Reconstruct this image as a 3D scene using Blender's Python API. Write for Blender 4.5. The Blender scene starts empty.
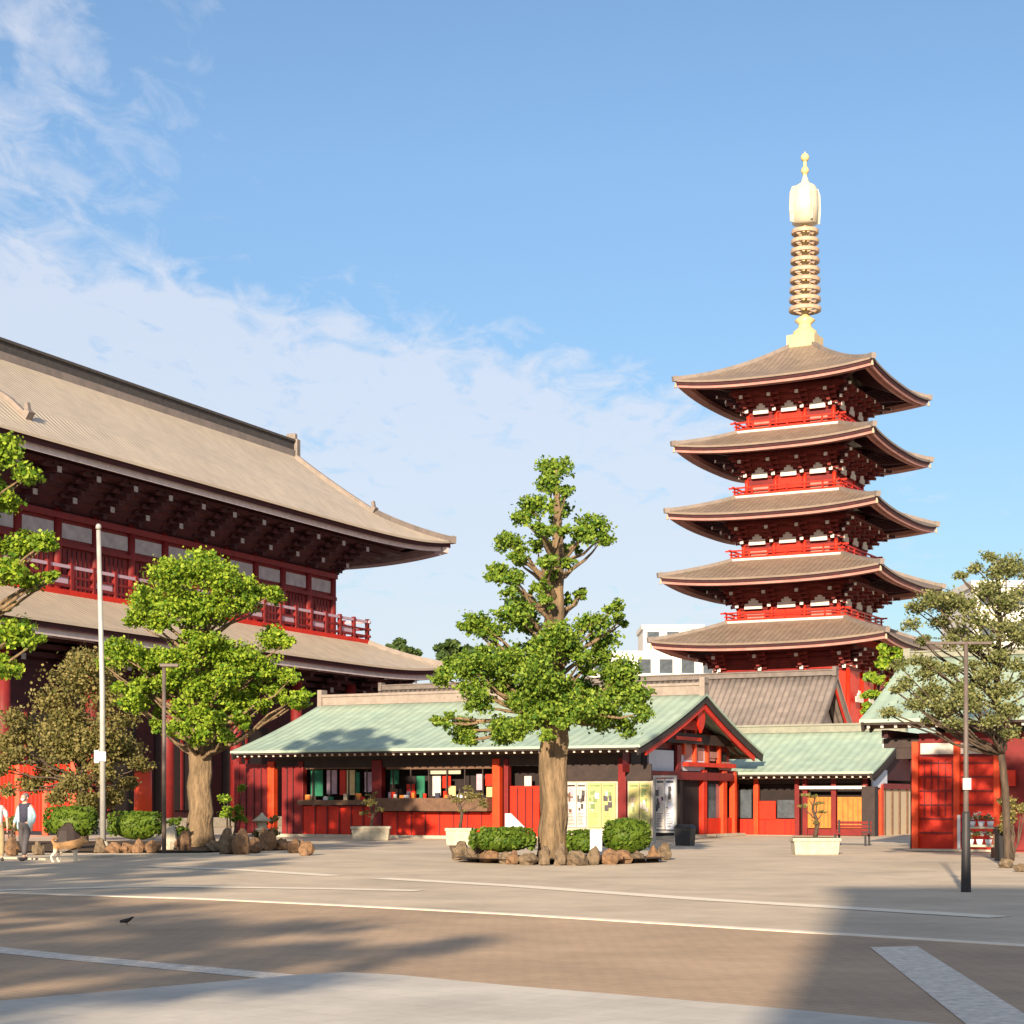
import bpy, math, random
from mathutils import Vector, noise, Matrix
R = math.radians
random.seed(7)
S = bpy.context.scene
COL = S.collection
F = 1800.0; EYE = 1.6; HY = 800.0
def P(px, py, Y):
    return Vector(((px-512)/F*Y, Y, EYE+(HY-py)/F*Y))
def G(px, py):
    Y = F*EYE/(py-HY); return Vector(((px-512)/F*Y, Y, 0))

# ------------------------------------------------------------------ materials
def mat(name, c, c2=None, rough=.7, scale=3., bump=0., bscale=20., detail=4, metal=0., spec=.3, dist=0., stretch=None):
    m = bpy.data.materials.new(name); m.use_nodes = True
    nt = m.node_tree; b = nt.nodes['Principled BSDF']
    b.inputs['Roughness'].default_value = rough; b.inputs['Metallic'].default_value = metal
    b.inputs['Specular IOR Level'].default_value = spec
    b.inputs['Base Color'].default_value = (*c, 1)
    tc = nt.nodes.new('ShaderNodeTexCoord'); mp = nt.nodes.new('ShaderNodeMapping'); nt.links.new(tc.outputs['Object'], mp.inputs[0])
    mp.inputs['Scale'].default_value = (1, 1, stretch or 1)
    if c2:
        n = nt.nodes.new('ShaderNodeTexNoise'); n.inputs['Scale'].default_value = scale
        n.inputs['Detail'].default_value = detail; n.inputs['Distortion'].default_value = dist
        n.inputs['Roughness'].default_value = .65
        nt.links.new(mp.outputs[0], n.inputs['Vector'])
        r = nt.nodes.new('ShaderNodeMapRange'); r.inputs[1].default_value = .32 if detail != 2 else .44; r.inputs[2].default_value = .68 if detail != 2 else .58
        nt.links.new(n.outputs['Fac'], r.inputs[0])
        mx = nt.nodes.new('ShaderNodeMix'); mx.data_type = 'RGBA'
        mx.inputs[6].default_value = (*c, 1); mx.inputs[7].default_value = (*c2, 1)
        nt.links.new(r.outputs[0], mx.inputs[0]); nt.links.new(mx.outputs[2], b.inputs['Base Color'])
    if bump:
        n2 = nt.nodes.new('ShaderNodeTexNoise'); n2.inputs['Scale'].default_value = bscale; n2.inputs['Detail'].default_value = 5
        nt.links.new(mp.outputs[0], n2.inputs['Vector'])
        bp = nt.nodes.new('ShaderNodeBump'); bp.inputs['Strength'].default_value = bump; bp.inputs['Distance'].default_value = .05
        nt.links.new(n2.outputs['Fac'], bp.inputs['Height']); nt.links.new(bp.outputs[0], b.inputs['Normal'])
    return m

def tile_mat(name, c, c2, period=.32, depth=.06, rough=.6, row=0.35, cs=1.2, patina=None):
    """roof covering: ribs that run down the slope (UV in metres), rows across it, blotchy weathering"""
    m = bpy.data.materials.new(name); m.use_nodes = True
    nt = m.node_tree; N = nt.nodes.new; L = nt.links.new; b = nt.nodes['Principled BSDF']
    b.inputs['Roughness'].default_value = rough; b.inputs['Specular IOR Level'].default_value = .3
    uv = N('ShaderNodeUVMap'); sp = N('ShaderNodeSeparateXYZ'); L(uv.outputs[0], sp.inputs[0])
    a = N('ShaderNodeMath'); a.operation = 'MULTIPLY'; a.inputs[1].default_value = 2*math.pi/period; L(sp.outputs[0], a.inputs[0])
    s = N('ShaderNodeMath'); s.operation = 'SINE'; L(a.outputs[0], s.inputs[0])
    q = N('ShaderNodeMath'); q.operation = 'MULTIPLY'; q.inputs[1].default_value = 1/row; L(sp.outputs[1], q.inputs[0])
    fr = N('ShaderNodeMath'); fr.operation = 'FRACT'; L(q.outputs[0], fr.inputs[0])
    fm = N('ShaderNodeMath'); fm.operation = 'MULTIPLY'; fm.inputs[1].default_value = .5; L(fr.outputs[0], fm.inputs[0])
    ad = N('ShaderNodeMath'); L(s.outputs[0], ad.inputs[0]); L(fm.outputs[0], ad.inputs[1])
    bp = N('ShaderNodeBump'); bp.inputs['Strength'].default_value = .7; bp.inputs['Distance'].default_value = depth
    L(ad.outputs[0], bp.inputs['Height']); L(bp.outputs[0], b.inputs['Normal'])
    tc = N('ShaderNodeTexCoord'); n = N('ShaderNodeTexNoise'); n.inputs['Scale'].default_value = cs; n.inputs['Detail'].default_value = 6
    n.inputs['Roughness'].default_value = .7
    L(tc.outputs['Object'], n.inputs['Vector'])
    r = N('ShaderNodeMapRange'); r.inputs[1].default_value = .35; r.inputs[2].default_value = .65; L(n.outputs['Fac'], r.inputs[0])
    mx = N('ShaderNodeMix'); mx.data_type = 'RGBA'; mx.inputs[6].default_value = (*c, 1); mx.inputs[7].default_value = (*c2, 1)
    L(r.outputs[0], mx.inputs[0])
    # single tiles vary a little
    sn = N('ShaderNodeVectorMath'); sn.operation = 'SNAP'; sn.inputs[1].default_value = (period, row, 1); L(uv.outputs[0], sn.inputs[0])
    wn = N('ShaderNodeTexWhiteNoise'); wn.noise_dimensions = '2D'; L(sn.outputs[0], wn.inputs['Vector'])
    wr = N('ShaderNodeMapRange'); wr.inputs[3].default_value = .91; wr.inputs[4].default_value = 1.07; L(wn.outputs['Value'], wr.inputs[0])
    mu = N('ShaderNodeVectorMath'); mu.operation = 'SCALE'; L(mx.outputs[2], mu.inputs[0]); L(wr.outputs[0], mu.inputs['Scale'])
    L(mu.outputs[0], b.inputs['Base Color'])
    return m

def leaf_mat(name, c, c2, trans=.35):
    m = bpy.data.materials.new(name); m.use_nodes = True
    nt = m.node_tree; N = nt.nodes.new; L = nt.links.new; b = nt.nodes['Principled BSDF']
    g = N('ShaderNodeNewGeometry'); mx = N('ShaderNodeMix'); mx.data_type = 'RGBA'
    mx.inputs[6].default_value = (*c, 1); mx.inputs[7].default_value = (*c2, 1)
    L(g.outputs['Random Per Island'], mx.inputs[0]); L(mx.outputs[2], b.inputs['Base Color'])
    b.inputs['Roughness'].default_value = .55; b.inputs['Specular IOR Level'].default_value = .25
    tr = N('ShaderNodeBsdfTranslucent'); L(mx.outputs[2], tr.inputs[0])
    ms = N('ShaderNodeMixShader'); ms.inputs[0].default_value = trans
    out = nt.nodes['Material Output']
    L(b.outputs[0], ms.inputs[1]); L(tr.outputs[0], ms.inputs[2]); L(ms.outputs[0], out.inputs[0])
    return m

M = {}
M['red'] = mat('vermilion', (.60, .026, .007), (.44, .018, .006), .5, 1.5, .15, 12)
M['dred'] = mat('deep_or_shaded_red', (.20, .015, .014), (.13, .011, .012), .55, 2)  # deep paint, also red darkened for shade on hall, gable and shop front
M['brack'] = mat('shaded_bracket_red', (.062, .014, .018), (.035, .010, .014), .7, 2)  # bracket red with under-eave shade put into the colour
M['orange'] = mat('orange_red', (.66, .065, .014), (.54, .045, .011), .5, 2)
M['white'] = mat('plaster', (.70, .66, .60), (.58, .54, .50), .8, 1.5)
M['dplaster'] = mat('shaded_plaster', (.44, .41, .41), (.30, .28, .29), .8, 1.5)  # hall plaster greyed for the eave shade over it
M['pbrack'] = mat('lit_pagoda_bracket_red', (.20, .028, .022), (.13, .02, .018), .7, 2)  # redder copy: the pagoda's better lit under-eaves put into the colour
M['pink'] = mat('eave_board', (.44, .22, .18), (.33, .15, .13), .6, 1.2)
M['htile'] = tile_mat('tan_titanium_tiles', (.55, .455, .34), (.47, .39, .30), .45, .03, .5, .6, .25)
M['ptile'] = tile_mat('pagoda_tiles', (.235, .178, .135), (.18, .137, .108), .45, .045, .5, .5, .8)
M['gtile'] = tile_mat('grey_tiles', (.25, .205, .18), (.17, .145, .13), .35, .06, .6, .35, .9)
M['copper'] = tile_mat('verdigris_copper', (.37, .46, .35), (.285, .385, .31), .42, .02, .5, .6, .7)
M['ridge'] = mat('ridge_tiles', (.085, .075, .07), (.055, .05, .05), .7, 3, .3, 10)
M['gridge'] = mat('green_ridge', (.27, .27, .21), (.20, .20, .165), .7, 3, .3, 10)
M['dark'] = mat('dark_wood', (.030, .022, .022), (.05, .034, .030), .7, 3)
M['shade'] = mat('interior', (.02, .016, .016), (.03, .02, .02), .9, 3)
M['brown'] = mat('brown_wood', (.16, .09, .055), (.10, .055, .035), .7, 5)
M['door'] = mat('amber_wood', (.56, .20, .035), (.42, .14, .025), .55, 4)
M['beige'] = mat('beige_wall', (.55, .42, .27), (.50, .40, .28), .8, 2)
M['gold'] = mat('gold', (.68, .51, .24), (.56, .41, .19), .42, 2, spec=.5)
M['cream'] = mat('pale_gold', (.60, .55, .43), (.50, .44, .33), .45, 2, spec=.5)
M['bronze'] = mat('gilt_bronze', (.50, .37, .25), (.32, .23, .17), .45, 3)
M['steel'] = mat('steel', (.46, .45, .42), (.36, .35, .33), .45, 4, metal=.2)
M['iron'] = mat('dark_iron', (.035, .033, .035), None, .5)
M['greypole'] = mat('grey_brown_paint', (.15, .115, .10), (.10, .08, .07), .5, 4)
M['bark'] = mat('bark', (.27, .185, .105), (.10, .07, .042), .9, 7, 1.0, 16, 6, stretch=.22)
M['dbark'] = mat('dark_bark', (.12, .085, .06), (.05, .036, .027), .9, 9, .8, 22, stretch=.25)
M['rock'] = mat('rock', (.21, .15, .095), (.08, .06, .04), .9, 8, .6, 9)
M['rock2'] = mat('rock_rust', (.27, .15, .075), (.11, .07, .045), .9, 8, .6, 9)
M['stone'] = mat('pale_stone', (.52, .46, .35), (.38, .34, .26), .85, 5, .3, 15)
M['soil'] = mat('soil', (.10, .065, .04), (.06, .04, .025), .95, 4, .6, 12)
M['glass'] = mat('glass', (.10, .12, .14), (.05, .06, .07), .12, 2, spec=.8)
M['conc'] = mat('pale_concrete', (.74, .72, .68), (.66, .64, .61), .8, .5)
M['skin'] = mat('skin', (.55, .33, .24), None, .5)
M['hair'] = mat('hair', (.20, .17, .16), (.12, .1, .1), .6, 30)
M['jacket'] = mat('pale_blue_cloth', (.36, .50, .56), (.30, .43, .50), .85, 6, .3, 25)
M['navy'] = mat('navy_cloth', (.05, .05, .08), (.035, .035, .06), .85, 6)
M['khaki'] = mat('khaki_cloth', (.34, .26, .15), (.28, .21, .12), .85, 6)
M['charcoal'] = mat('charcoal_cloth', (.10, .09, .10), (.07, .065, .07), .85, 6)
M['shirt'] = mat('white_cloth', (.62, .62, .62), (.54, .54, .56), .85, 6)
M['fur'] = mat('tan_fur', (.58, .33, .14), (.46, .25, .10), .9, 9, .5, 40)
M['furw'] = mat('cream_fur', (.75, .66, .52), (.66, .56, .42), .9, 9, .5, 40)
M['green'] = mat('green_cloth', (.02, .16, .09), (.015, .11, .06), .7, 4)
M['yellow'] = mat('yellow_print', (.66, .58, .20), (.16, .22, .08), .6, 3.2, detail=2, dist=1.2)
M['print'] = mat('grey_print', (.50, .48, .46), (.13, .14, .15), .6, 4.5, detail=2, dist=.6)
M['paper'] = mat('paper', (.60, .56, .50), (.46, .42, .40), .7, 5)
M['bluegrey'] = mat('shade_blue_plaster', (.60, .62, .70), (.52, .55, .62), .7, 1.5)  # white gable plaster tinted with blue overhang shade; also pots and sheets
M['mauve'] = mat('mauve_cloth', (.50, .36, .42), (.42, .28, .36), .8, 6)
M['black'] = mat('black_paint', (.012, .012, .014), None, .5)
M['tridge'] = mat('pinkish_ridge', (.30, .245, .21), (.22, .18, .155), .7, 3, .3, 10)
M['gtile2'] = mat('grey_ridge', (.19, .16, .145), (.13, .11, .10), .7, 3, .3, 10)
M['fasc'] = mat('weathered_fascia', (.62, .54, .52), (.50, .42, .41), .7, 2)
M['mauvewood'] = mat('mauve_brown_wood', (.36, .25, .27), (.26, .17, .19), .7, 2)
LM = {
 'lime': leaf_mat('lime_leaves', (.06, .16, .010), (.36, .46, .040), .28),
 'green': leaf_mat('green_leaves', (.04, .12, .012), (.28, .38, .045), .28),
 'olive': leaf_mat('olive_leaves', (.10, .11, .03), (.34, .28, .10)),
 'pine': leaf_mat('grey_olive_leaves', (.09, .12, .035), (.33, .33, .13)),
 'hedge': leaf_mat('hedge_leaves', (.04, .10, .010), (.16, .23, .025)),
 'far': leaf_mat('far_leaves', (.05, .10, .03), (.12, .18, .05)),
}

# ------------------------------------------------------------------ mesh builder
class MB:
    def __init__(s): s.v = []; s.f = []; s.m = []; s.uv = []; s.sm = []
    def face(s, pts, mi=0, uv=None, smooth=False):
        i = len(s.v); s.v += [tuple(p) for p in pts]; s.f.append(tuple(range(i, i+len(pts))))
        s.m.append(mi); s.uv.append(uv or [(0, 0)]*len(pts)); s.sm.append(smooth)
    def faces(s, verts, fs, mi=0, smooth=False, uvs=None):
        i = len(s.v); s.v += [tuple(p) for p in verts]
        for k, f in enumerate(fs):
            s.f.append(tuple(a+i for a in f)); s.m.append(mi); s.sm.append(smooth)
            s.uv.append([uvs[a] for a in f] if uvs else [(0, 0)]*len(f))
    def box(s, x0, x1, y0, y1, z0, z1, mi=0):
        v = [(x, y, z) for z in (z0, z1) for y in (y0, y1) for x in (x0, x1)]
        s.faces(v, [(0, 2, 3, 1), (4, 5, 7, 6), (0, 1, 5, 4), (2, 6, 7, 3), (0, 4, 6, 2), (1, 3, 7, 5)], mi)
    def frustum(s, hx0, hy0, z0, hx1, hy1, z1, mi=0, cx=0, cy=0):
        v = [(cx+a*hx0, cy+b*hy0, z0) for b in (-1, 1) for a in (-1, 1)]+[(cx+a*hx1, cy+b*hy1, z1) for b in (-1, 1) for a in (-1, 1)]
        s.faces(v, [(0, 2, 3, 1), (4, 5, 7, 6), (0, 1, 5, 4), (2, 6, 7, 3), (0, 4, 6, 2), (1, 3, 7, 5)], mi)
    def bar(s, a, b, w, h, mi=0, up=Vector((0, 0, 1))):
        a = Vector(a); b = Vector(b); d = (b-a).normalized(); sd = d.cross(up)
        if sd.length < 1e-4: sd = Vector((1, 0, 0))
        sd.normalize(); u = sd.cross(d); v = []
        for p in (a, b):
            for (i, j) in ((-1, -1), (1, -1), (1, 1), (-1, 1)): v.append(p+sd*i*w/2+u*j*h/2)
        s.faces(v, [(0, 1, 2, 3), (7, 6, 5, 4), (0, 4, 5, 1), (1, 5, 6, 2), (2, 6, 7, 3), (3, 7, 4, 0)], mi)
    def tube(s, pts, rad, n=8, mi=0, cap=True, wob=0):
        pts = [Vector(p) for p in pts]; rings = []
        for i, p in enumerate(pts):
            d = (pts[min(i+1, len(pts)-1)]-pts[max(i-1, 0)]).normalized()
            x = d.cross(Vector((0, 1, .01))); 
            if x.length < .1: x = d.cross(Vector((1, 0, 0)))
            x.normalize(); y = d.cross(x); r = rad[i] if hasattr(rad, '__len__') else rad
            for k in range(n):
                a = 2*math.pi*k/n; rr = r*(1+(noise.noise(p*.8+Vector((k*1.7, 0, 0)))*wob if wob else 0))
                rings.append(p+x*math.cos(a)*rr+y*math.sin(a)*rr)
        fs = [(i*n+k, i*n+(k+1) % n, (i+1)*n+(k+1) % n, (i+1)*n+k) for i in range(len(pts)-1) for k in range(n)]
        if cap: fs += [tuple(range(n-1, -1, -1)), tuple(range((len(pts)-1)*n, len(pts)*n))]
        s.faces(rings, fs, mi, True)
    def lathe(s, prof, n=20, mi=0, cx=0, cy=0):
        v = [(cx+r*math.cos(2*math.pi*k/n), cy+r*math.sin(2*math.pi*k/n), z) for r, z in prof for k in range(n)]
        fs = [(i*n+k, i*n+(k+1) % n, (i+1)*n+(k+1) % n, (i+1)*n+k) for i in range(len(prof)-1) for k in range(n)]
        s.faces(v, fs, mi, True)
    def slab(s, fn, nu, nv, thick, mi=0, smooth=True):
        """fn(i/nu, j/nv) -> (point, (u,v)); a sheet with a real thickness below it"""
        top = []; uv = []
        for j in range(nv+1):
            for i in range(nu+1):
                p, w = fn(i/nu, j/nv); top.append(Vector(p)); uv.append(w)
        W = nu+1
        fs = [(j*W+i, j*W+i+1, (j+1)*W+i+1, (j+1)*W+i) for j in range(nv) for i in range(nu)]
        s.faces(top, fs, mi, smooth, uv)
        bot = [p-Vector((0, 0, thick)) for p in top]
        s.faces(bot, [tuple(reversed(f)) for f in fs], mi, smooth, uv)
        edge = [i for i in range(W)]+[j*W+nu for j in range(1, nv+1)]+[nv*W+i for i in range(nu-1, -1, -1)]+[j*W for j in range(nv-1, 0, -1)]
        for k in range(len(edge)):
            a, b = edge[k], edge[(k+1) % len(edge)]
            s.face([bot[a], bot[b], top[b], top[a]], mi)
    def blob(s, c, r, mi=0, nu=10, nv=7, amp=.2, seed=0, flat=None):
        c = Vector(c); vs = []
        for j in range(nv+1):
            th = math.pi*j/nv
            for i in range(nu):
                ph = 2*math.pi*i/nu
                d = Vector((math.sin(th)*math.cos(ph), math.sin(th)*math.sin(ph), math.cos(th)))
                k = 1+amp*noise.noise(d*1.6+Vector((seed*3.1, seed, 0)))*2
                p = c+Vector((d.x*r[0]*k, d.y*r[1]*k, d.z*r[2]*k))
                if flat is not None and p.z < flat: p.z = flat
                vs.append(p)
        s.faces(vs, [(j*nu+i, (j+1)*nu+i, (j+1)*nu+(i+1) % nu, j*nu+(i+1) % nu) for j in range(nv) for i in range(nu)], mi, amp < .3)
    def build(s, name, mats, parent=None, loc=None, bevel=0):
        me = bpy.data.meshes.new(name); me.from_pydata(s.v, [], s.f)
        if not isinstance(mats, (list, tuple)): mats = [mats]
        for m in mats: me.materials.append(m)
        me.polygons.foreach_set('material_index', s.m); me.polygons.foreach_set('use_smooth', s.sm)
        ul = me.uv_layers.new(name='UVMap'); flat = []
        for u in s.uv:
            for a in u: flat += [a[0], a[1]]
        ul.data.foreach_set('uv', flat); me.update()
        o = bpy.data.objects.new(name, me); COL.objects.link(o)
        if parent: o.parent = parent
        if loc: o.location = loc
        if bevel:
            b = o.modifiers.new('bevel', 'BEVEL'); b.width = bevel; b.segments = 2
        return o
def tag(o, label=None, cat=None, group=None, kind=None):
    if label: o['label'] = label
    if cat: o['category'] = cat
    if group: o['group'] = group
    if kind: o['kind'] = kind
    return o
def thing(name, label, cat, loc=(0, 0, 0), rz=0, group=None):
    o = bpy.data.objects.new(name, None); COL.objects.link(o); o.location = loc; o.rotation_euler = (0, 0, rz)
    o.empty_display_size = .2
    return tag(o, label, cat, group)
def bx(name, m, parent, *a, bevel=0):
    b = MB(); b.box(*a); return b.build(name, m, parent, bevel=bevel)
def dupe(src, parent, loc, rz=0):
    c = src.copy(); COL.objects.link(c); c.parent = parent; c.location = loc; c.rotation_euler = (0, 0, rz); return c
def struct(name, b, m, label=None):
    o = b.build(name, m); o['kind'] = 'structure'; return o

# ------------------------------------------------------------------ roofs
def hip_side(side, E, T, ze, zt, up, conc, pw):
    """side 0:+x 1:-x 2:+y 3:-y ; E,T = (hx,hy) at eave and at top"""
    def fn(i, t):
        s = i*2-1
        s = math.copysign(abs(s)**.8, s)          # more columns near the corners
        f = t*(1-conc)+conc*t*t
        ax = E[0]+(T[0]-E[0])*t; ay = E[1]+(T[1]-E[1])*t
        p = pw[0] if side < 2 else pw[1]
        z = ze+(zt-ze)*f+up*abs(s)**p*(1-t)**1.5
        if side == 0: q = (ax, s*ay, z); u = s*ay
        elif side == 1: q = (-ax, -s*ay, z); u = s*ay
        elif side == 2: q = (-s*ax, ay, z); u = s*ax
        else: q = (s*ax, -ay, z); u = s*ax
        run = (E[0]-ax) if side < 2 else (E[1]-ay)
        return Vector(q), (u, run*1.15)
    return fn
def hip_roof(par, E, T, ze, zt, up, conc, pw, tile, nu=24, nv=8, thick=.2, board=.35, boardin=.35, raft=.55, reach=3., ridge=.22, rm=None, name='roof', fas=None, fas2=None):
    rb = MB(); fns = [hip_side(k, E, T, ze, zt, up, conc, pw) for k in range(4)]
    for k in range(4): rb.slab(fns[k], nu, nv, thick)
    roof = rb.build(name, tile, par)
    bb = MB(); sb = MB(); rf = MB()
    for k in range(4):
        run = (E[0]-T[0]) if k < 2 else (E[1]-T[1]); half = E[1] if k < 2 else E[0]
        tb = boardin/run
        # two stepped boards along the eave: upper pale one, lower one set back
        def f1(i, j, k=k, tb=tb):
            p, u = fns[k](i, tb*.35+tb*j); return p-Vector((0, 0, thick+.004)), u
        bb.slab(f1, nu, 1, board*.28, 1, False)
        def f2(i, j, k=k, tb=tb):
            p, u = fns[k](i, tb*.7+tb*j); return p-Vector((0, 0, thick+board*.28+.004)), u
        bb.slab(f2, nu, 1, board*.30, 0, False)
        def f2b(i, j, k=k, tb=tb):
            p, u = fns[k](i, tb*2.0+tb*j); return p-Vector((0, 0, thick+board*.40)), u
        bb.slab(f2b, nu, 1, board*.40, 2, False)
        tr = min(.98, reach/run)
        def f3(i, j, k=k, tb=tb, tr=tr):
            p, u = fns[k](i, tb*.5+(tr-tb*.5)*j); return p-Vector((0, 0, thick+.06)), u
        sb.slab(f3, nu, 3, .04)
        n = int(2*half/raft)
        for q in range(n):
            s = (q+.5)/n
            s0 = s*2-1; i = (math.copysign(abs(s0)**1.25, s0)+1)/2
            a, _ = fns[k](i, tb*.9); b_, _ = fns[k](i, tr)
            o = Vector((0, 0, thick+.20)); a = a-o; b_ = b_-o; b_.z = min(b_.z, a.z+.9)
            rf.bar(a, b_, .14, .16, 0)
            d = (a-b_).normalized(); rf.bar(a, a+d*.03, .145, .165, 1)
    bb.build('eave_board', [fas or M['pink'], M['brack'], fas2 or M['pink']], roof)
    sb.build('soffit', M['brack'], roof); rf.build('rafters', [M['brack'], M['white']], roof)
    for k, i in ((0, 0), (0, 1), (1, 0), (1, 1)):
        hb = MB(); pts = [fns[k](i, t/10)[0]+Vector((0, 0, .05)) for t in range(11)]
        for a, b_ in zip(pts[:-1], pts[1:]): hb.bar(a, b_, ridge*1.6, ridge*1.5)
        e = pts[0]; d = (pts[0]-pts[1]).normalized()
        hb.bar(e-d*.3, e+d*.15, ridge*1.8, ridge*2.0)
        hb.build('hip_ridge', rm or M['ridge'], roof)
    return roof, fns

def gable_roof(par, x0, x1, w, ze, zr, tile, rm, thick=.10, conc=.2, name='roof', seam=.5, raft=.38, board=M['dark'], inner=None, redg=True, ridgeh=.35):
    """eaves at y=0 and y=2w, ridge along x at y=w"""
    def prof(t):      # t 0..2
        q = t if t <= 1 else 2-t
        return w*t, ze+(zr-ze)*(q*(1-conc)+conc*q*q)
    rb = MB()
    def fn(i, j):
        y, z = prof(j*2); return Vector((x0+(x1-x0)*i, y, z)), (x0+(x1-x0)*i, y*1.1)
    rb.slab(fn, 12, 16, thick); roof = rb.build(name, tile, par)
    b = MB(); b.box(x0+.05, x1-.05, w-.16, w+.16, zr-.05, zr+ridgeh); b.box(x0+.02, x1-.02, w-.22, w+.22, zr+ridgeh*.75, zr+ridgeh)
    for xe in (x0+.02, x1-.25): b.box(xe, xe+.23, w-.24, w+.24, zr-.1, zr+ridgeh*1.5)
    b.build('ridge', rm, roof)
    for xe, s in ((x0, 1), (x1, -1)):
        bb = MB(); pts = [Vector((xe+s*.10, prof(t/8)[0], prof(t/8)[1]-thick-.14)) for t in range(17)]
        for a, c in zip(pts[:-1], pts[1:]): bb.bar(a, c, .08, .30)
        pts = [Vector((xe+s*.16, prof(t/8)[0], prof(t/8)[1]-thick-.42)) for t in range(1, 16)]
        for a, c in zip(pts[:-1], pts[1:]): bb.bar(a, c, .07, .22, 1)
        bb.build('bargeboard', [board, inner or M['red']], roof)
    n = int((x1-x0)/raft)
    for t0, t1 in ((.03, .35), (1.97, 1.65)):
        rf = MB(); e = .012 if t0 < 1 else 1.988
        ya, za = prof(e); rf.bar((x0+.06, ya, za-thick-.05), (x1-.06, ya, za-thick-.05), .10, .09, 2)
        yb, zb = prof(t0+(.05 if t0 < 1 else -.05)); rf.bar((x0+.3, yb, zb-thick-.22), (x1-.3, yb, zb-thick-.22), .06, .22, 0)
        for q in range(n):
            x = x0+.25+(x1-x0-.5)*q/(n-1)
            ya, za = prof(t0); yb, zb = prof(t1)
            a = Vector((x, ya, za-thick-.16)); c = Vector((x, yb, zb-thick-.16)); rf.bar(a, c, .10, .12, 0)
            d = (a-c).normalized(); rf.bar(a, a+d*.025, .09, .11, 1)
        rf.build('rafters', [M['brown'], M['white'], M['dark']], roof)
    return roof, prof

# ------------------------------------------------------------------ ground
def plaza_mat():
    m = mat('plaza_paving', (.44, .365, .285), (.37, .315, .25), .85, .35, .25, 30, 8)
    return m
def poly(pts, z): 
    b = MB(); b.face([(p[0], p[1], z) for p in pts]); return b
def brick_mat(name, c1, c2, mortar, bw, bh, rot=0, rough=.85):
    m = bpy.data.materials.new(name); m.use_nodes = True
    nt = m.node_tree; N = nt.nodes.new; L = nt.links.new; b = nt.nodes['Principled BSDF']
    tc = N('ShaderNodeTexCoord'); mp = N('ShaderNodeMapping'); mp.inputs['Rotation'].default_value = (0, 0, rot)
    L(tc.outputs['Object'], mp.inputs[0])
    br = N('ShaderNodeTexBrick'); br.inputs['Scale'].default_value = 1; br.inputs['Brick Width'].default_value = bw
    br.inputs['Row Height'].default_value = bh; br.inputs['Mortar Size'].default_value = .012
    br.inputs['Color1'].default_value = (*c1, 1); br.inputs['Color2'].default_value = (*c2, 1); br.inputs['Mortar'].default_value = (*mortar, 1)
    L(mp.outputs[0], br.inputs[0])
    n = N('ShaderNodeTexNoise'); n.inputs['Scale'].default_value = .33; n.inputs['Detail'].default_value = 11; n.inputs['Roughness'].default_value = .74
    L(tc.outputs['Object'], n.inputs['Vector'])
    r = N('ShaderNodeMapRange'); r.inputs[1].default_value = .3; r.inputs[2].default_value = .7; r.inputs[3].default_value = .68; r.inputs[4].default_value = 1.18
    L(n.outputs['Fac'], r.inputs[0])
    s = N('ShaderNodeVectorMath'); s.operation = 'SCALE'; L(br.outputs['Color'], s.inputs[0]); L(r.outputs[0], s.inputs['Scale'])
    L(s.outputs[0], b.inputs['Base Color']); b.inputs['Roughness'].default_value = rough
    bp = N('ShaderNodeBump'); bp.inputs['Strength'].default_value = .4; bp.inputs['Distance'].default_value = .01; L(n.outputs['Fac'], bp.inputs['Height'])
    L(bp.outputs[0], b.inputs['Normal'])
    return m
M['plaza'] = brick_mat('plaza_slabs', (.59, .475, .345), (.56, .45, .325), (.50, .40, .295), .9, .6, R(45))
M['road'] = brick_mat('brick_road', (.50, .345, .215), (.47, .325, .205), (.41, .285, .185), .24, .12, R(45))
M['granite'] = mat('granite_setts', (.88, .78, .66), (.52, .46, .39), .85, 9, .5, 25, 7)
M['walk'] = brick_mat('grey_walk', (.62, .56, .48), (.59, .535, .46), (.55, .50, .43), .4, .4, R(40))
M['line'] = mat('worn_white_line', (.90, .80, .64), (.74, .64, .49), .8, 5, detail=8)

b = MB(); gxs = [-900, -400, -200, -100]+list(range(-60, 61, 6))+[100, 200, 400, 900]; gys = [-300, -100]+list(range(-40, 141, 6))+[200, 300, 500, 900, 1500]
gv = [(x, y, 0) for y in gys for x in gxs]; gw = len(gxs)
b.faces(gv, [(j*gw+i, j*gw+i+1, (j+1)*gw+i+1, (j+1)*gw+i) for j in range(len(gys)-1) for i in range(gw-1)])
struct('ground', b, M['plaza'])
# brick road: between the far kerb line and the near walk
L2 = [G(-400, 886), G(-100, 890), G(200, 899), G(340, 905.5), G(512, 914.5), G(700, 926), G(1024, 946), G(1300, 966), G(1700, 1000)]
road = [(p.x, p.y) for p in L2]+[(12, 6), (12, -8), (-30, -8), (-30, 20)]
b = MB()
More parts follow.
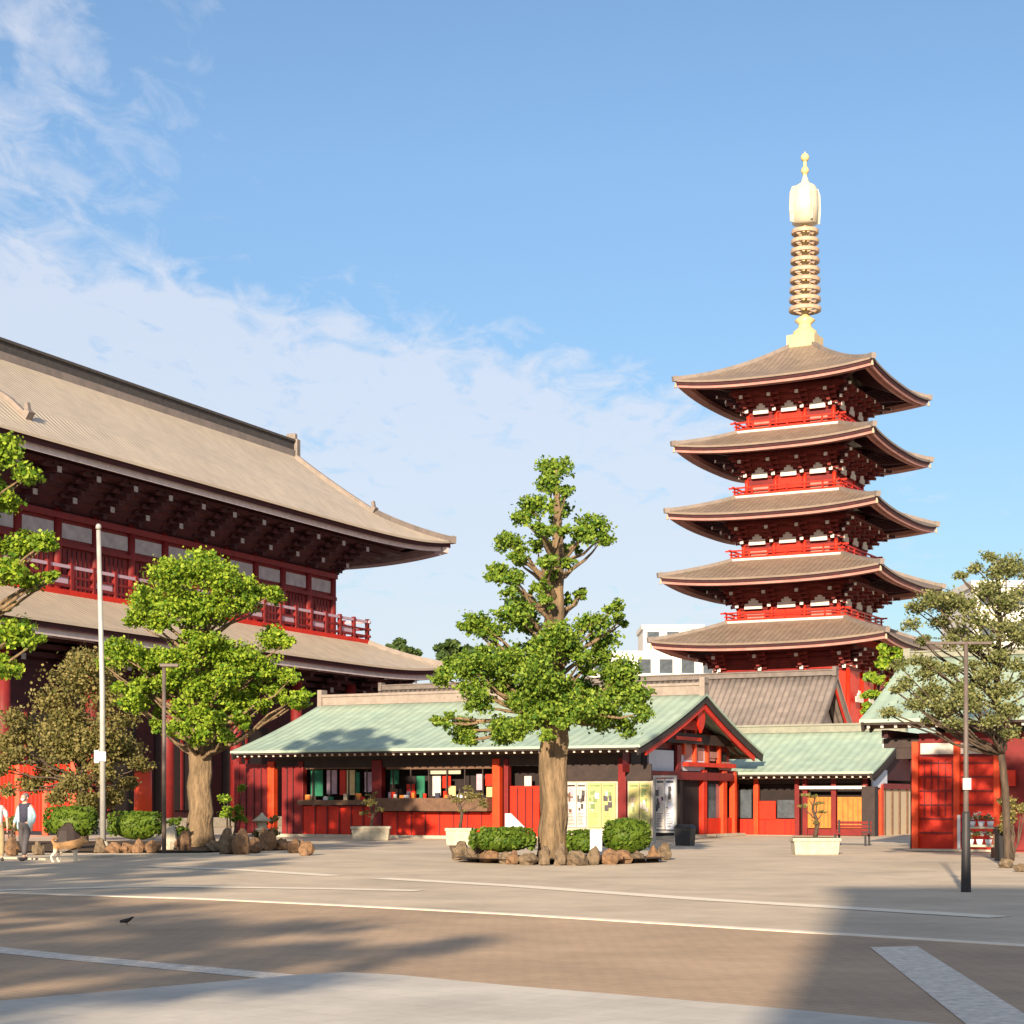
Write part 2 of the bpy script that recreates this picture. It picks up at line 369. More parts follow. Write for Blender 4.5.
# fan triangles keep the big outline clean
ctr = (0, 9.0)
for i in range(len(road)):
    a, c = road[i], road[(i+1) % len(road)]; b.face([(ctr[0], ctr[1], .004), (c[0], c[1], .004), (a[0], a[1], .004)])
struct('road', b, M['road'])
def strip(pts, w, z, m, name, h=0):
    b = MB(); pts = [Vector((p[0], p[1], 0)) for p in pts]
    L = []; Rr = []
    for i, p in enumerate(pts):
        d = (pts[min(i+1, len(pts)-1)]-pts[max(i-1, 0)]).normalized(); n = Vector((-d.y, d.x, 0))
        L.append(p+n*w/2); Rr.append(p-n*w/2)
    for i in range(len(pts)-1):
        b.face([(*Rr[i][:2], z), (*Rr[i+1][:2], z), (*L[i+1][:2], z), (*L[i][:2], z)])
        if h:
            b.face([(*Rr[i][:2], 0), (*Rr[i+1][:2], 0), (*Rr[i+1][:2], z), (*Rr[i][:2], z)]); b.face([(*L[i+1][:2], 0), (*L[i][:2], 0), (*L[i][:2], z), (*L[i+1][:2], z)])
    return struct(name, b, m)
strip(L2, .24, .012, M['line'], 'kerb_line', .01)
strip([G(380, 878.5), G(512, 886), G(700, 899.5), G(860, 909), G(1000, 917.5)], .55, .008, M['line'], 'painted_line')
strip([G(-200, 898), G(0, 890.5), G(150, 886.5), G(330, 889), G(420, 891)], .50, .008, M['line'], 'painted_line')
strip([G(150, 866.5), G(240, 870), G(335, 876)], .55, .008, M['line'], 'painted_line')
strip([G(-60, 856), G(0, 858), G(45, 860), G(110, 857), G(200, 856)], .45, .05, M['stone'], 'kerb', .04)
# granite setts: left band and the right band that run towards the viewer
strip([G(-300, 926), G(-80, 942), G(60, 957), G(200, 970), G(330, 982)], .42, .008, M['granite'], 'granite_band')
b = MB(); b.face([(*G(870, 948)[:2], .010), (*G(967, 1026)[:2], .010), (*G(1042, 1026)[:2], .010), (*G(917, 947)[:2], .010)])
gx = G(967, 1026); gy = G(1042, 1026)
b.face([(gx.x, gx.y, .010), (gx.x-.5, gx.y-6, .010), (gy.x-.5, gy.y-6, .010), (gy.x, gy.y, .010)])
struct('granite_band', b, M['granite'])
# near walk (corner with a rounded nose)
nose = [G(-500, 1046), G(-200, 1030), G(0, 1014), G(120, 1003), G(230, 992.5), G(300, 986), G(345, 983.5), G(400, 986.5), G(512, 998), G(650, 1010), G(800, 1024), G(1000, 1045)]
b = MB(); zc = .10
for a, c in zip(nose[:-1], nose[1:]):
    b.face([(a.x, a.y, zc), (a.x, -6, zc), (c.x, -6, zc), (c.x, c.y, zc)]); b.face([(c.x, c.y, 0), (a.x, a.y, 0), (a.x, a.y, zc), (c.x, c.y, zc)])
struct('walk', b, M['walk'])

# ------------------------------------------------------------------ pagoda
A28 = R(-28)
pg = thing('pagoda', 'tall five storey red pagoda with tan tiled roofs and a golden spire', 'pagoda', (23.6, 145, 0), A28)
H = [8.0, 8.1, 8.5, 8.9, 9.5]; ZE = [34.2, 29.1, 23.8, 18.7, 13.6]; BODY = [3.5, 3.6, 3.8, 4.1, 5.2]
def cluster(parent_mb, w, mi0=0):
    pass
# one bracket cluster, modelled facing -y, growing outwards and upwards
def bracket_mesh(s=1.0):
    b = MB()
    for k in range(4):
        y = -.35-.42*k; z = .30*k
        b.box(-.50-.08*k, .50+.08*k, y-.10, y+.10, z+.14, z+.28, 0)          # cross arm
        b.box(-.10, .10, y-.30, .0, z, z+.15, 0)                             # outward arm
        b.box(-.14, .14, y-.335, y-.30, z-.04, z+.22, 1 if k in (0, 3) else 0)                   # white painted end
        for q in (-1, 0, 1): b.box(q*(.42+.07*k)-.10, q*(.42+.07*k)+.10, y-.12, y+.12, z+.282, z+.36, 0)
    return b
first_br = None
for r in range(5):
    h = H[r]; ze = ZE[r]; bd = BODY[r]
    if r == 0: top = (.75, .75); zt = 38.2; cc = .42
    else:
        inn = BODY[r-1]+.75; top = (inn, inn); zt = ze+(h-inn)*.44; cc = .08
    hip_roof(pg, (h, h), top, ze, zt, .50, cc, (2.6, 2.6), M['ptile'], 20, 8, .16, .85, .3, .5, h*.42, .20, rm=M['gtile'])
    zb = (ZE[r+1]+(H[r+1]-bd-.75)*.44) if r < 4 else 0
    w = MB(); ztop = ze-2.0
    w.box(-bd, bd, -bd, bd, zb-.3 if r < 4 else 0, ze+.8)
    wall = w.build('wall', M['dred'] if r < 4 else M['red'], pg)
    # plaster panels and doors between the columns on each face
    for k in range(4):
        a = k*math.pi/2; ca, sa = math.cos(a), math.sin(a)
        rot = Matrix.Rotation(a, 4, 'Z')
        bay = 2*bd/3
        z0 = ze-1.95 if r < 4 else 9.2; z1 = ze-1.45 if r < 4 else ze-1.75; zd = ze-2.0
        for q in (-1, 0, 1):
            cx = q*bay; pb = MB(); hw = bay*.27
            pb.box(cx-hw, cx+hw, -bd-.42, -bd-.34, z0-.05, z0+.38); pb.box(cx-hw*.55, cx+hw*.55, -bd-.42, -bd-.34, z0+.38, z0+.62); pb.box(cx-hw*.25, cx+hw*.25, -bd-.42, -bd-.34, z0+.62, z0+.85)
            o = pb.build('plaster_panel', M['white'], pg); o.rotation_euler = (0, 0, a)
        for q in (-1, 1):
            if r == 4: continue
            pb = MB(); pb.box(q*bay-bay*.30, q*bay+bay*.30, -bd-.05, -bd, zb+.1, zb+.1+(zd-zb)*.55); o = pb.build('side_panel', M['pink'], pg); o.rotation_euler = (0, 0, a)
        db = MB(); db.box(-bay*.40, bay*.40, -bd-.06, -bd, zb+.1, zd); db.box(-.03, .03, -bd-.09, -bd-.06, zb+.1, zd)
        o = db.build('door', M['red'], pg); o.rotation_euler = (0, 0, a)
        # frieze beam
        fb = MB(); fb.box(-bd-.2, bd+.2, -bd-.12, -bd, zd, zd+.2); o = fb.build('beam', M['dred'], pg); o.rotation_euler = (0, 0, a)
    for cx in (-1, -1/3, 1/3, 1):
        for cy in (-1, -1/3, 1/3, 1):
            if abs(cx) < 1 and abs(cy) < 1: continue
            cb = MB(); cb.tube([(cx*bd, cy*bd, zb-.2 if r < 4 else 0), (cx*bd, cy*bd, ze-1.5)], .17, 10); cb.build('column', M['red'], pg)
    # stepped bracket zone
    zb0 = ze-1.85; out = h*.62
    c = MB()
    for k in range(4):
        f0 = k/4; w0 = bd+.12+(out-bd)*f0*1.0; z0 = zb0+.15+k*.36
        c.box(-w0, w0, -w0, w0, z0+.16, z0+.36)
    c.frustum(bd, bd, zb0+.1, out-.3, out-.3, ze-.1)
    c.build('bracket_beams', M['pbrack'], pg)
    if first_br is None:
        first_br = bracket_mesh().build('bracket', [M['pbrack'], M['white']], pg)
        base = first_br; used = False
    for k in range(4):
        a = k*math.pi/2
        for q in (-1, -1/3, 1/3, 1):
            p = Matrix.Rotation(a, 3, 'Z') @ Vector((q*bd*.98, -bd, zb0))
            if not used:
                base.location = p; base.rotation_euler = (0, 0, a); used = True
            else:
                dupe(base, pg, p, a)
    # corner diagonals with white ends
    for k in range(4):
        a = k*math.pi/2+math.pi/4; d = Vector((math.cos(a), math.sin(a), 0)); cb = MB()
        for q in range(4):
            r0 = bd*1.30; r1 = bd*1.42+.75*(q+.6); z = zb0+.2+.33*q
            cb.bar(d*r0+Vector((0, 0, z)), d*r1+Vector((0, 0, z)), .2, .2, 0); cb.bar(d*r1+Vector((0, 0, z)), d*(r1+.04)+Vector((0, 0, z)), .22, .22, 1)
        tip = d*(h*1.36)+Vector((0, 0, ze+.42)); cb.bar(d*bd*1.4+Vector((0, 0, ze-.2)), tip, .26, .26, 0)
        cb.bar(tip, tip+d*.05, .3, .3, 1)
        cb.build('corner_bracket', [M['brack'], M['white']], pg)
        wb = MB(); e = d*(h*1.40)+Vector((0, 0, ze+.35)); wb.lathe([(.02, 0), (.03, -.12), (.08, -.2), (.11, -.45), (.12, -.5), (.0, -.5)], 10)
        o = wb.build('wind_bell', M['bronze'], pg); o.location = e
    if r < 4:
        w1 = bd+.85
        bb = MB(); bb.box(-w1, w1, -w1, w1, zb-.32, zb+.12); bal = bb.build('balcony', M['white'], pg)
        rb = MB()
        for k in range(4):
            a = k*math.pi/2; rt = Matrix.Rotation(a, 3, 'Z')
            for (z, t, mi, ext) in ((zb+.20, .16, 0, .0), (zb+.48, .08, 0, .1), (zb+.76, .12, 0, .40)):
                rb.bar(rt@Vector((-w1-ext, -w1+.1, z)), rt@Vector((w1+ext, -w1+.1, z)), .12, t, mi)
            for q in range(7):
                x = -w1+.1+(2*w1-.2)*q/6; rb.bar(rt@Vector((x, -w1+.1, zb+.06)), rt@Vector((x, -w1+.1, zb+.80)), .12, .12, 0)
        rb.build('railing', M['red'], bal)
# spire
sp = MB(); sp.frustum(1.15, 1.15, 37.9, 1.15, 1.15, 38.9); sp.lathe([(1.0, 38.9), (.95, 39.3), (.55, 39.6), (.5, 39.9), (.85, 40.2), (.6, 40.4), (.28, 40.6), (.26, 48), (.2, 50.6), (.12, 53.5), (0, 53.9)], 16)
spire = sp.build('spire', M['gold'], pg)
for k in range(9):
    rr = 1.28-.025*k; z = 41.1+k*.78
    b = MB(); b.lathe([(rr, z-.16), (rr+.03, z), (rr, z+.16), (rr-.30, z+.13), (rr-.30, z-.13), (rr, z-.16)], 24)
    for q in range(6):
        a = q*math.pi/3; b.bar((0, 0, z), (math.cos(a)*(rr-.2), math.sin(a)*(rr-.2), z), .12, .12)
    b.build('ring', M['bronze'], spire)
fl = MB()
for q in range(4):
    a = q*math.pi/2+R(45); ca, sa = math.cos(a), math.sin(a)
    pts = [(0.2, 47.9), (1.30, 48.1), (1.38, 49.2), (1.34, 50.4), (1.15, 50.9), (.5, 51.1), (.2, 51.2)]
    n = Vector((-sa, ca, 0))*.05
    A = [Vector((ca*x, sa*x, z))+n for x, z in pts]; B = [Vector((ca*x, sa*x, z))-n for x, z in pts]
    fl.face(A); fl.face(list(reversed(B)))
    for i in range(len(pts)): j = (i+1) % len(pts); fl.face([A[i], B[i], B[j], A[j]])
fl.lathe([(.2, 47.9), (1.0, 48.0), (1.08, 49.5), (1.04, 50.6), (.85, 51.0), (.35, 51.3), (.15, 51.9)], 16)
fl.build('water_flame', M['cream'], spire)
for z, r_ in ((52.3, .34), (53.35, .36)):
    b = MB(); b.lathe([(0, z-r_), (r_*.7, z-r_*.7), (r_, z), (r_*.7, z+r_*.7), (0, z+r_)], 14); b.build('jewel', M['gold'], spire)

# ------------------------------------------------------------------ main hall
A245 = R(-24.5)
hall = thing('temple_hall', 'huge red temple hall with a sweeping tan tiled roof over two eaves', 'temple', (-28.4, 110.7, 0), A245)
# upper roof: hipped skirt, then gabled top
sk, sf = hip_roof(hall, (10.0, 35.5), (7.2, 27.6), 20.75, 22.9, .85, .15, (7, 2.6), M['htile'], 60, 6, .16, 1.5, .6, .62, 4.5, .28, rm=M['gtile'], name='eave_roof', fas=M['fasc'], fas2=M['mauvewood'])
def up_prof(t):   # 0 at skirt top .. 1 ridge .. 2
    q = t if t <= 1 else 2-t
    return 7.2*(1-t), 22.9+(27.9-22.9)*(q*.88+.12*q*q)
b = MB()
def fnu(i, j):
    x, z = up_prof(j*2); yy = -28.1+56.2*i; return Vector((x, yy, z)), (yy, x*1.25)
b.slab(fnu, 24, 20, .3); ur = b.build('main_roof', M['htile'], hall)
b = MB(); b.box(-.50, .50, -28.0, 28.0, 27.5, 28.0, 1); b.box(-.38, .38, -28.1, 28.1, 28.0, 28.65, 0); b.box(-.52, .52, -28.15, 28.15, 28.652, 28.82, 0)
b.build('ridge', [M['ridge'], M['gtile']], ur)
for s in (1, -1):
    b = MB(); b.box(-.62, .62, s*28.25-.28, s*28.25+.28, 27.2, 28.9); b.box(-.40, .40, s*28.25-.2, s*28.25+.2, 28.9, 29.35); b.box(-.85, .85, s*28.3-.2, s*28.3+.2, 26.9, 27.2); b.build('ridge_end_tile', M['gtile'], ur, bevel=.08)
for yy in (27.7, -27.7, -12.2):
    pts = [Vector((up_prof(t/10)[0], yy, up_prof(t/10)[1]+.15)) for t in range(0, 10)]
    if abs(yy) < 20: pts = [Vector((8.2, yy, 22.2))]+pts
    for s in (1, -1):
        hb = MB(); q = [Vector((p.x*s, p.y, p.z)) for p in pts]
        for a, c in zip(q[:-1], q[1:]): hb.bar(a, c, .32, .28)
        hb.bar(q[0]+Vector((s*.3, 0, -.15)), q[0]+Vector((0, 0, .05)), .5, .55); hb.bar(q[0]+Vector((s*.2, 0, .1)), q[0]+Vector((s*.1, 0, .6)), .25, .22)
        hb.build('descending_ridge', M['gtile'], ur)
for s in (1, -1):
    gb = MB(); ys = s*27.3; n = 12
    L_ = [(up_prof(t*2/n)[0]*.97, ys, up_prof(t*2/n)[1]-.3) for t in range(n+1)]
    gb.face([L_[0]]+L_[1:]); 
    gb.build('gable_panel', M['dred'], hall)
# upper storey: reds and plaster darkened to hold the eave's shade
b = MB(); b.box(-6, 6, -24, 24, 12.6, 20.4); b.build('upper_wall', M['dred'], hall)
for k in range(15):
    y = -24+48*k/14
    for s in (1, -1):
        b = MB(); b.tube([(s*6, y, 12.8), (s*6, y, 18.4)], .28, 10); b.build('column', M['dred'], hall)
    if k < 14:
        for s in (1,):
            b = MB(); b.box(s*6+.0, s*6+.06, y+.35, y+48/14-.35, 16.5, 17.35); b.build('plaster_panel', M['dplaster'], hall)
            b = MB(); b.box(s*6+.0, s*6+.05, y+.45, y+48/14-.45, 13.5, 15.9)
            for q in range(1, 6): b.box(s*6+.05, s*6+.09, y+.45+2.5*q/6-.03, y+.45+2.5*q/6+.03, 13.5, 15.9, 1)
            b.build('shutter', [M['dred'], M['brack']], hall)
b = MB(); b.box(-6.25, 6.25, -24.25, 24.25, 16.0, 16.25); b.box(-6.3, 6.3, -24.3, 24.3, 17.55, 17.9); b.build('beam', M['dred'], hall)
b = MB()
for k in range(5):
    fx = 6.1+.62*k; fy = 24.1+1.45*k; z = 18.0+.42*k; b.box(-fx, fx, -fy, fy, z+.18, z+.42)
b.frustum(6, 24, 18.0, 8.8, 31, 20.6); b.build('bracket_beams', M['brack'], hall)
def big_bracket():
    b = MB()
    for k in range(5):
        x = .35+.55*k; z = .36*k
        b.box(x-.1, x+.1, -.8-.06*k, .8+.06*k, z+.2, z+.38, 0); b.box(0, x+.35, -.14, .14, z, z+.2, 0); b.box(x+.35, x+.40, -.17, .17, z-.06, z+.26, 1 if k in (1, 4) else 0)
        for q in (-1, 0, 1): b.box(x-.15, x+.15, q*.7-.15, q*.7+.15, z+.382, z+.47, 0)
    return b
bb0 = big_bracket().build('bracket', [M['brack'], M['dplaster']], hall); bb0.location = (6, -24, 18.0)
for k in range(1, 15): dupe(bb0, hall, (6, -24+48*k/14, 18.0))
for k in range(4): dupe(bb0, hall, (-6+12*k/3, 24, 18.0), R(90))
# balcony
b = MB(); b.box(-8, 8, -26, 26, 12.95, 13.25); bal = b.build('balcony', M['red'], hall)
b = MB()
for s in (1, -1):
    for z, t in ((13.5, .16), (14.0, .12), (14.55, .18)):
        b.bar((s*7.85, -26.3, z), (s*7.85, 26.3, z), .14, t, 1 if z > 14.3 else 0); b.bar((-8.1, s*25.85, z), (8.1, s*25.85, z), .14, t, 1 if z > 14.3 else 0)
for k in range(27):
    y = -25.85+51.7*k/26
    for s in (1, -1): b.box(s*7.85-.12, s*7.85+.12, y-.12, y+.12, 13.25, 14.75, 0)
    if k < 26 and k % 2 == 0: b.box(7.80, 7.86, y+.25, y+1.75, 13.6, 13.95, 1)
for k in range(9):
    for s in (1, -1): b.box(-7.85+15.7*k/8-.12, -7.85+15.7*k/8+.12, s*25.85-.12, s*25.85+.12, 13.25, 14.75, 0)
b.build('railing', [M['dred'], M['mauve']], bal)
# lower roof
hip_roof(hall, (13.0, 28.8), (7.9, 25.9), 10.7, 13.0, .7, .15, (7, 3), M['htile'], 60, 6, .15, 1.3, .5, .62, 3.0, .26, rm=M['gtile'], name='lower_roof', fas=M['fasc'], fas2=M['mauvewood'])
b = MB(); b.box(-9.6, 9.6, -25, 25, 0.5, 10.8); b.build('lower_wall', M['brack'], hall)  # wall darkened: shade under the lower roof is in its colour
b = MB()
for k in range(4): b.box(-9.7-.5*k, 9.7+.5*k, -25.1-.5*k, 25.1+.5*k, 8.7+.4*k, 8.95+.4*k)
b.build('bracket_beams', M['brack'], hall)
for k in range(12): dupe(bb0, hall, (9.6, -24.5+49*k/11, 8.5))
for k in range(8): 
    b = MB(); b.tube([(11.2, -24.5+49*k/7, .6), (11.2, -24.5+49*k/7, 9.4)], .36, 14); b.build('column', M['dred'], hall)  # red columns darkened as well, shade put into the paint
for k in range(7):
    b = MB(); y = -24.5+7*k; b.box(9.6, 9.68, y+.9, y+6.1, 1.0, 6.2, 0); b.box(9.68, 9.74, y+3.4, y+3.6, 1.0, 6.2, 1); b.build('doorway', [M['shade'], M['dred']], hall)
b = MB(); b.box(-12.5, 12.5, -28, 28, 0, .55); b.build('stone_base', M['stone'], hall, bevel=.04)

# ------------------------------------------------------------------ long shop hall with the green gabled roof
shop = thing('shop_hall', 'long red shop hall with pale green copper roof and a gable at its right end', 'building', (4.9, 69.0, 0), A28)
SW = 6.9
sr, sp_ = gable_roof(shop, -19.4, 0, SW, 3.72, 6.05, M['copper'], M['tridge'], redg=True, ridgeh=.45)
def wt(px, yb=1.5):   # where on the front wall a picture column falls, in metres to the left of the corner
    x0 = 4.9+yb*.4695; y0 = 69+yb*.8829; k = (px-512)/F
    return -(x0-k*y0)/(.8829+k*.4695)
yw = 1.9
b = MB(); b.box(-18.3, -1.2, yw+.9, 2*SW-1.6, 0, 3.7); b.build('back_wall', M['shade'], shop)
b = MB(); b.box(-18.3, -1.2, yw-.05, yw+1.1, 3.0, 3.5); b.build('lintel', M['dark'], shop)
b = MB(); b.box(-18.4, -1.0, 1.3, 2*SW-1.3, 0, .12); b.build('floor_slab', M['stone'], shop)
def wx(px): return wt(px, yw)
def wz(py, px):
    x = wx(px); Y = 69+yw*.8829-x*.4695; return EYE+(HY-py)/F*Y
# columns along the front
for px, w_, m_ in ((238, .26, 'dred'), (272, .34, 'orange'), (302, .26, 'dred'), (378, .5, 'dred'), (497, .34, 'orange'), (507, .2, 'dred'), (623, .34, 'dred'), (545, .3, 'dred')):
    x = wx(px); b = MB(); b.box(x-w_/2, x+w_/2, yw-.12, yw+.2, .12, 3.3); b.build('column', M[m_], shop, bevel=.02)
# red panels and dadoes
def panel(name, m_, x0, x1, py0, py1, off=0, th=.08):
    xa, xb = wx(x0), wx(x1); pm = (x0+x1)/2
    b = MB(); b.box(xa, xb, yw-th-off, yw-off, max(.12, wz(py1, pm)), wz(py0, pm)); return b.build(name, M[m_] if isinstance(m_, str) else m_, shop)
panel('wall_panel', 'dred', 240, 268, 764, 838); panel('wall_panel', 'dred', 283, 300, 766, 838)  # the left panel's deep red holds the shade it stands in
panel('dado', 'red', 304, 374, 806, 840); panel('dado', 'red', 384, 494, 812, 842)
panel('counter', 'brown', 382, 494, 798, 811, .1, .5); panel('counter', 'brown', 304, 372, 800, 805, .1, .4)
panel('door', 'red', 511, 540, 786, 842)
for x0, x1, y0, y1, m_ in ((308, 320, 770, 796, 'green'), (324, 334, 770, 794, 'mauve'), (337, 343, 770, 795, 'red'), (344, 352, 770, 795, 'gold'), (353, 357, 772, 795, 'green'), (362, 372, 772, 792, 'mauve'),
                          (388, 396, 770, 784, 'green'), (404, 412, 784, 804, 'red'), (414, 422, 776, 794, 'green'), (430, 438, 776, 796, 'paper'), (440, 448, 776, 788, 'red'), (446, 453, 786, 796, 'gold'),
                          (474, 481, 774, 790, 'mauve'), (483, 492, 774, 786, 'red'), (484, 494, 787, 797, 'gold'), (522, 529, 776, 797, 'paper'), (426, 458, 768, 774, 'stone')):
    panel('banner', m_, x0, x1, y0, y1, -.25, .04)
rg = random.Random(8)
for k in range(34):
    px = rg.choice([rg.uniform(306, 370), rg.uniform(386, 490), rg.uniform(386, 490)]); y1 = 798 if px > 380 else 800
    panel('charm_box', rg.choice(['paper', 'mauve', 'door', 'green', 'red', 'shirt', 'brown', 'beige', 'navy']), px, px+rg.uniform(2, 4.5), y1-rg.uniform(2.5, 7), y1, .1+rg.uniform(0, .25), .1)
for px in (316, 328, 340, 352, 364, 398, 412, 426, 440, 454, 468, 482): panel('batten', 'dred', px, px+1.2, 812 if px > 380 else 806, 841, .085, .03)
for px in (247, 255, 262, 288, 294, 518, 526, 533): panel('batten', 'brack', px, px+.9, 768 if px < 300 else 788, 838, .085, .03)
for px in (312, 330, 348, 366, 392, 410, 428, 446, 464, 482): panel('lattice_bar', 'dark', px, px+1, 764, 798 if px > 380 else 800, -.05, .04)
for x0, x1 in ((306, 372), (386, 492)): panel('hanging_valance', 'brown', x0, x1, 764, 769, -.02, .03)
panel('paper_sign', 'paper', 327, 335, 797, 803, .12, .03)
# framed displays right of the big trunk
def poster(x0, x1, z0, z1, y, par, base, inks, seed, plane='y', name='display_board'):
    # a printed sheet: pale ground with picture blocks and rows of small print
    rg2 = random.Random(seed); b = MB(); W_ = x1-x0; H_ = z1-z0
    def q(a, c, e, f, off, mi):
        if plane == 'y': b.box(x0+a*W_, x0+c*W_, y-off, y-off+.004, z0+e*H_, z0+f*H_, mi)
        else: b.box(y+off-.004, y+off, x0+a*W_, x0+c*W_, z0+e*H_, z0+f*H_, mi)
    if plane == 'y': b.box(x0, x1, y, y+.05, z0, z1, 0)
    else: b.box(y-.05, y, x0, x1, z0, z1, 0)
    for k in range(9):
        a = rg2.uniform(.03, .6); e = rg2.uniform(.33, .78); q(a, a+rg2.uniform(.15, .35), e, e+rg2.uniform(.06, .15), .006+k*.005, 1+rg2.randrange(len(inks)))
    for k in range(9):
        e = .05+k*.032; q(.08, rg2.uniform(.5, .92), e, e+.012, .006, 1)
    q(.1, .9, .92, .96, .006, 1)
    return b.build(name, [M[base]]+[M[i_] for i_ in inks], par)
M['lemon'] = mat('pale_yellow_paper', (.50, .46, .18), (.36, .37, .16), .6, 3)
M['leafink'] = mat('green_ink', (.22, .30, .12), (.14, .20, .08), .6, 3)
for k_, (x0, x1, b_, ink) in enumerate(((568, 577, 'paper', ('dark', 'mauve', 'brown')), (578, 587, 'paper', ('charcoal', 'beige', 'dark')), (589, 602, 'lemon', ('leafink', 'paper', 'beige')), (603, 616, 'lemon', ('leafink', 'charcoal', 'paper')), (630, 640, 'lemon', ('leafink', 'paper', 'beige')), (641, 651, 'lemon', ('leafink', 'bluegrey', 'paper')))):
    poster(wx(x0), wx(x1), max(.5, wz(838, (x0+x1)/2)), wz(783, (x0+x1)/2), yw-.1, shop, b_, ink, k_+3)
for xa, xb in ((566, 618), (628, 653)):
    b = MB(); b.box(wx(xa), wx(xb), yw-.03, yw+.05, .12, wz(781, 600)); b.build('display_backing', M['stone'], shop)

panel('wall_band', 'dark', 568, 652, 764, 781)
# gable end wall (plane x=-1.2), y along the building depth
def ey(px):
    x0 = 4.9-1.2*.8829; y0 = 69+1.2*.4695; k = (px-512)/F
    return -(x0-k*y0)/(.4695-k*.8829)
def ez(py, y): return EYE+(HY-py)/F*(69+1.2*.4695+y*.8829)
def epanel(name, m_, pa, pb, py0, py1, off=0, th=.08, w=None):
    ya, yb_ = ey(pa), ey(pb); ym = (ya+yb_)/2; b = MB(); b.box(-1.2+off, -1.2+off+th, ya, yb_, max(.12, ez(py1, ym)), ez(py0, ym)); return b.build(name, M[m_], shop)
b = MB(); zz = [sp_(t/6) for t in range(13)]
pts = [(-1.25, y, z-.2) for y, z in zz if 1.0 < y < 12.8]; b.face([(-1.25, pts[0][1], 2.7)]+pts+[(-1.25, pts[-1][1], 2.7)]); b.build('gable_wall', M['dred'], shop)
epanel('plaster_panel', 'bluegrey', 647, 672, 750, 771, .0, .08); epanel('plaster_panel', 'bluegrey', 678, 703, 748, 771, .0, .08)  # white panels; the overhang's blue shade is in their colour
epanel('beam', 'dark', 660, 735, 735, 745, .1, .25); epanel('beam', 'dred', 640, 728, 772, 780, .08, .2)
epanel('gable_post', 'dred', 673, 677, 745, 772, .08, .12)
b = MB(); b.box(-.95, -.75, SW-.8, SW+.8, 4.55, 4.95); b.box(-.95, -.75, SW-.15, SW+.15, 4.6, 5.4); b.box(-.92, -.80, SW-1.4, SW+1.4, 4.1, 4.25)
b.build('gable_ornament', M['red'], shop)
for yy, zz_, hh in ((SW+1.2, 3.2, 1.7), (SW+2.6, 3.2, 1.25), (SW+4.0, 3.2, .8), (SW, 3.5, 1.0)):
    b = MB(); b.box(-1.12, -.98, yy-.1, yy+.1, zz_, zz_+hh); b.build('gable_strut', M['orange'], shop)
for yy, hh in ((SW+.6, 1.1), (SW+1.9, .9), (SW+3.3, .6)):
    b = MB(); b.box(-1.19, -1.1, yy-.42, yy+.42, 3.3, 3.3+hh*.6); b.build('plaster_panel', M['pink'], shop)
b = MB(); b.box(-1.1, -.85, SW, SW+5.6, 3.02, 3.2); b.build('tie_beam', M['red'], shop)
b = MB(); pp_ = [(0, -.75), (.28, -.45), (.42, -.1), (.30, .15), (0, .28), (-.30, .15), (-.42, -.1), (-.28, -.45)]
b.face([(-.24, SW+y, 5.15+z) for y, z in pp_]); b.face([(-.34, SW+y, 5.15+z) for y, z in reversed(pp_)])
for a, c in zip(pp_, pp_[1:]+pp_[:1]): b.face([(-.24, SW+a[0], 5.15+a[1]), (-.34, SW+a[0], 5.15+a[1]), (-.34, SW+c[0], 5.15+c[1]), (-.24, SW+c[0], 5.15+c[1])])
b.build('pendant', M['red'], shop)
epanel('plaster_panel', 'pink', 706, 716, 752, 758, .1, .05); epanel('plaster_panel', 'pink', 716, 728, 762, 770, .1, .05)
poster(ey(652), ey(675), .5, 2.5, -1.15, shop, 'bluegrey', ('charcoal', 'paper', 'shirt'), 21, 'x', 'end_window'); epanel('end_panel', 'beige', 678, 697, 790, 838, -.1, .05)
epanel('window', 'glass', 708, 719, 784, 818, -.02, .05); epanel('dado', 'red', 703, 733, 818, 838, 0, .08)
for pa, wd, m_ in ((642, .25, 'dred'), (677, .3, 'dark'), (701, .45, 'red'), (721, .5, 'orange'), (731.5, .3, 'orange')):  # darker posts in front, brighter behind: gable shade and sun in colour
    y = ey(pa); b = MB(); b.box(-1.25, -1.0, y-wd/2, y+wd/2, .1, 2.9); b.build('column', M[m_], shop, bevel=.02)
epanel('stone_step', 'stone', 703, 733, 836, 842, .1, .5)

# ------------------------------------------------------------------ second hall, behind and to the right
wing = thing('side_hall', 'low red hall with pale green roof behind the shop hall gable', 'building', (10.0, 81.5, 0), A28)
wr, wp_ = gable_roof(wing, -4.5, 6.5, 5.4, 2.85, 4.85, M['copper'], M['gridge'], raft=.36, inner=M['dark'])
def vx(px, yb=1.4):
    x0 = 10.0+yb*.4695; y0 = 81.5+yb*.8829; k = (px-512)/F
    return -(x0-k*y0)/(.8829+k*.4695)
def vp(name, m_, pa, pb, py0, py1, yb=1.4, th=.08):
    xa, xb = vx(pa, yb), vx(pb, yb); Y = 81.5+yb*.8829-(xa+xb)/2*.4695
    z0, z1 = EYE+(HY-py1)/F*Y, EYE+(HY-py0)/F*Y
    b = MB(); b.box(xa, xb, yb-th, yb, max(0.02, z0), z1); return b.build(name, M[m_], wing)
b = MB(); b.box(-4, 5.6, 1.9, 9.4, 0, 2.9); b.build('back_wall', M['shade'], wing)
b = MB(); b.box(-4, 5.6, 1.3, 1.9, 2.35, 2.75); b.build('lintel', M['dark'], wing)
for pa in (722, 736, 757, 798, 806, 834.5, 866):
    x = vx(pa); w_ = .22; b = MB(); b.box(x-w_/2, x+w_/2, 1.22, 1.45, 0, 2.6); b.build('column', M['orange'] if pa < 760 else M['dred'], wing, bevel=.015)
